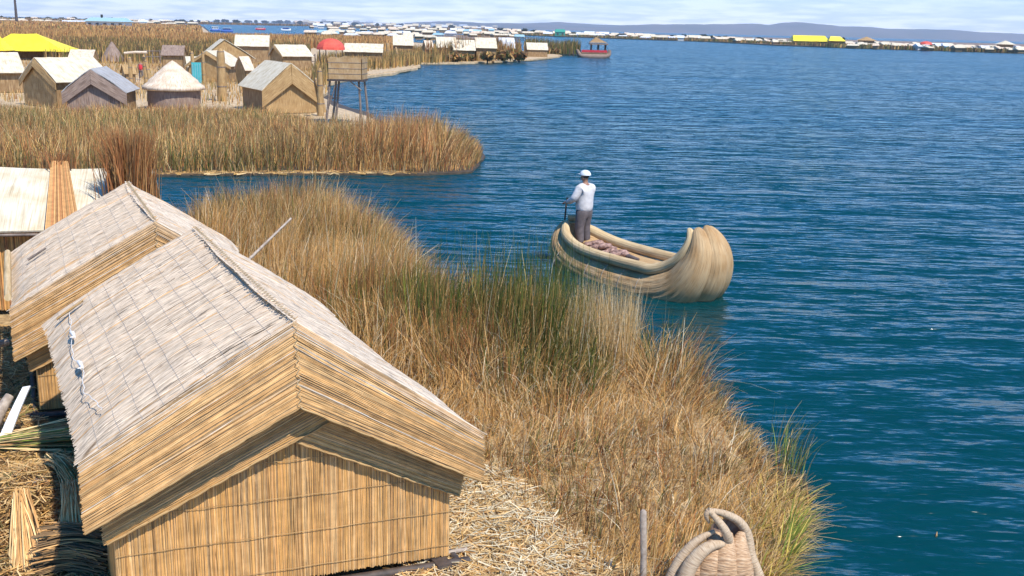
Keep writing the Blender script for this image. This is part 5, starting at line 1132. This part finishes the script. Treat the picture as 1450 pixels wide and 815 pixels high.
# rows of small distant houses
GR = 'small huts strung along the far shore'
def shore_y(x): return float(np.interp(x, [0, 200, 300, 450, 700, 740, 860, 1000, 1100, 1200, 1300, 1450], [29, 32, 33.5, 36.5, 44, 49, 53.5, 58, 63, 67, 70, 74.5]))
kinds = [('cream', 'wallreed', 'small cream-roofed hut in the row along the far shore'), ('white', 'palewall', 'small white-roofed hut in the row along the far shore'), ('thatch', 'wallreed', 'small thatched hut in the row along the far shore'), ('turq', 'palewall', 'small blue-grey-roofed hut in the row along the far shore')]
protos = {}
def mini_hut(kind, gx, gy, gz, w_, h_, d_, rz):
    key = kind; roof, wall, lab = kinds[kind]
    if key not in protos:
        t = thing('shore_hut', lab, 'hut', (gx, gy, gz), GR); p = Vector((gx, gy, gz))
        mb = MB(); mb.box((gx, gy, gz+.25), (.9, .8, .7)); w1 = mb.build('wall', MT[wall], t)
        mb = MB(); e_ = .55
        A = [p+Vector(v) for v in ((-.55, -.5, e_), (.55, -.5, e_), (.55, .5, e_), (-.55, .5, e_), (-.5, 0, 1.05), (.5, 0, 1.05))]
        for f_ in ((0, 1, 5, 4), (2, 3, 4, 5), (1, 2, 5), (3, 0, 4)): mb.poly([A[k] for k in f_])
        mb.build('roof', MT[roof], t); t.scale = (w_, d_, h_); t.rotation_euler = (0, 0, rz); protos[key] = t; return t
    src = protos[key]; r_ = src.copy(); COL.objects.link(r_); r_.location = (gx, gy, gz); r_.scale = (w_, d_, h_); r_.rotation_euler = (0, 0, rz)
    for ch in src.children: c = ch.copy(); COL.objects.link(c); c.parent = r_
    return r_
rs = random.Random(5)
def row(x0, x1, n, wpx, hpx, yoff=(-1.5, 0), kp=(6, 2.5, 3, .5), yf=shore_y, gz=.5):
    for k in range(n):
        x = x0+(x1-x0)*(k+rs.random())/n; y = yf(x)+rs.uniform(*yoff); g = at(x, y, gz); s_ = g.y/FPX
        mini_hut(rs.choices(range(4), kp)[0], g.x, g.y, gz, rs.uniform(*wpx)*s_, rs.uniform(*hpx)*s_, rs.uniform(5, 9), rs.uniform(-.5, .5))
row(0, 290, 34, (5, 11), (2.5, 4.5), (-1.2, -.2))
row(420, 740, 56, (5, 12), (3, 6), (-3.5, -.5))
row(740, 1120, 50, (6, 14), (3.5, 6.5), (-1.8, 0))
row(1198, 1450, 34, (7, 15), (4, 7.5), (-2.2, 0))
row(0, 285, 26, (6, 14), (2.5, 4.5), (.5, 3.0)); row(440, 740, 44, (5, 13), (3, 6), (1, 6)); row(760, 1110, 30, (5, 12), (3, 5), (-3.6, -2.6)); row(1200, 1450, 26, (5, 14), (3.5, 6), (-4.4, -3)); row(440, 620, 16, (8, 17), (4, 7), (9, 17))
row(450, 740, 26, (7, 15), (4, 7), (-2, 2), yf=lambda x: float(np.interp(x, [450, 600, 740], [50, 49.5, 54])))
# bushes and trees along the far shores: real little crowns of leaf clumps
def tree(label, x, ybase, hpx, wpx, group=None, gz=.5, name='tree'):
    g = at(x, ybase, gz); s_ = g.y/FPX; H_ = hpx*s_; W_ = wpx*s_/2; t = thing(name, label, 'tree', (g.x, g.y, gz), group)
    mb = MB(); mb.tube([(g.x, g.y, gz-.2), (g.x+.1, g.y, gz+H_*.6)], [W_*.12, W_*.05], 6); mb.build('trunk', MT['darkwood'], t)
    n = 260; a_ = RNG.normal(0, 1, (n, 3)); a_ /= np.linalg.norm(a_, axis=1)[:, None]; r_ = RNG.random((n, 1))**.4; p = a_*r_*np.array([[W_, W_, H_*.4]])+np.array([g.x, g.y, gz+H_*.6])
    L_ = W_*.28; V = np.zeros((n, 2, 2, 3)); e1 = RNG.normal(0, 1, (n, 3))*L_*.6; e2 = RNG.normal(0, 1, (n, 3))*L_*.6
    V[:, 0, 0] = p-e1; V[:, 0, 1] = p+e2; V[:, 1, 0] = p-e2; V[:, 1, 1] = p+e1
    strips('crown', V, 0, 0, np.array([[.05, .06, .025]])*RNG.uniform(.6, 1.6, (n, 1)), MT['blade'], parent=t); return t
protoT = None
def treerow(x0, x1, n, hpx, wpx, yf=shore_y, yo=(-2, -.6)):
    global protoT
    for k in range(n):
        x = x0+(x1-x0)*(k+rs.random())/n; y = yf(x)+rs.uniform(*yo); g = at(x, y, .5)
        if protoT is None: protoT = tree('dark bushy tree in the line along the far shore', x, y, 5, 6, 'trees along the far shore'); protoT['s0'] = g.y; continue
        r_ = protoT.copy(); COL.objects.link(r_); r_.location = g; s_ = g.y/protoT['s0']; hh = rs.uniform(*hpx)/5*s_; ww = rs.uniform(*wpx)/6*s_; r_.scale = (ww, ww, hh); r_.rotation_euler = (0, 0, rs.uniform(0, 6))
        for ch in protoT.children: c = ch.copy(); COL.objects.link(c); c.parent = r_
treerow(0, 300, 26, (2.5, 5), (5, 11), yo=(-1.6, -.6))
treerow(300, 740, 44, (3, 5), (5, 12), yo=(-3, -1))
treerow(740, 1450, 60, (3.5, 6), (6, 14), yo=(-3, -1.2))
tree('dark round bush at the left end of the yellow roofs', 1122, 62, 10, 5, name='bush'); tree('dark bush between the two yellow roofs', 1174, 63, 10, 6, name='bush'); tree('dark bush at the right end of the yellow roofs', 1193, 64, 11, 6, name='bush')
for x_, y_, h_, w_ in ((645, 88, 13, 22), (664, 87, 10, 16), (690, 88, 14, 20), (712, 87, 15, 26), (735, 86, 13, 22), (752, 79, 11, 18), (768, 77, 10, 20), (785, 77, 9, 16), (610, 88, 9, 14)):
    t_ = tree('rounded brown bush on the waterside of the village point', x_, y_, h_, w_, 'brown bushes on the waterside of the point', gz=.2, name='bush')
    c_ = [o for o in t_.children if o.name.startswith('crown')][0]; a_ = c_.data.color_attributes['Col']; k_ = len(a_.data)//4
    cc = np.concatenate([np.repeat(mixcols(k_, dict(brown=4, olive=3, rust=1, gold=2)), 4, 0), np.ones((k_*4, 1))], 1).astype(np.float32); a_.data.foreach_set('color', cc.ravel())
# bank reeds of the far shore
def bank(name, xs, n, h, w, spec, zoff=0):
    x = RNG.uniform(xs[0], xs[1], n); P = np.array([tuple(at(v, shore_y(v)+.6, .2)) for v in np.linspace(xs[0], xs[1], 60)]); X_ = np.interp(x, np.linspace(xs[0], xs[1], 60), P[:, 0]); Y_ = np.interp(x, np.linspace(xs[0], xs[1], 60), P[:, 1])
    xy = np.stack([X_, Y_+RNG.uniform(0, 60, n)], 1); tag(blades(name, xy, .2, h*RNG.uniform(.6, 1.2, n), w, .1, mixcols(n, spec, .2), rows=3), kind='stuff')
bank('far_bank_reeds', (700, 1450), 9000, 1.9, .8, dict(brown=3, olive=3, gold=2, green=1.5))
bank('far_bank_reeds', (-50, 700), 7000, 4.0, 1.3, dict(brown=4, olive=2, gold=2, rust=1))
# small floating bits on the near water
mb = MB(); c = at(1326, 759, .01); mb.tube([c, c+Vector((.04, .09, .01))], [.012, .006], 5); tag(mb.build('floating_reed', MT['tan'], origin=tuple(c)), 'short floating yellow reed scrap on the dark water at lower right', 'reed scrap')

HAZE = 1.05e-4
if HAZE:
    mb = MB(); mb.box((0, 5850, 249), (36000, 12100, 502))
    hz = mb.build('haze', plain('tmp', (1, 1, 1)))
    m, n, l, b = newmat('haze_air'); n.remove(b); v = n.new('ShaderNodeVolumePrincipled'); v.inputs['Color'].default_value = (.74, .85, 1, 1); v.inputs['Density'].default_value = HAZE; v.inputs['Anisotropy'].default_value = .2
    l.new(v.outputs[0], n['Material Output'].inputs['Volume']); hz.data.materials.clear(); hz.data.materials.append(m); tag(hz, kind='stuff')
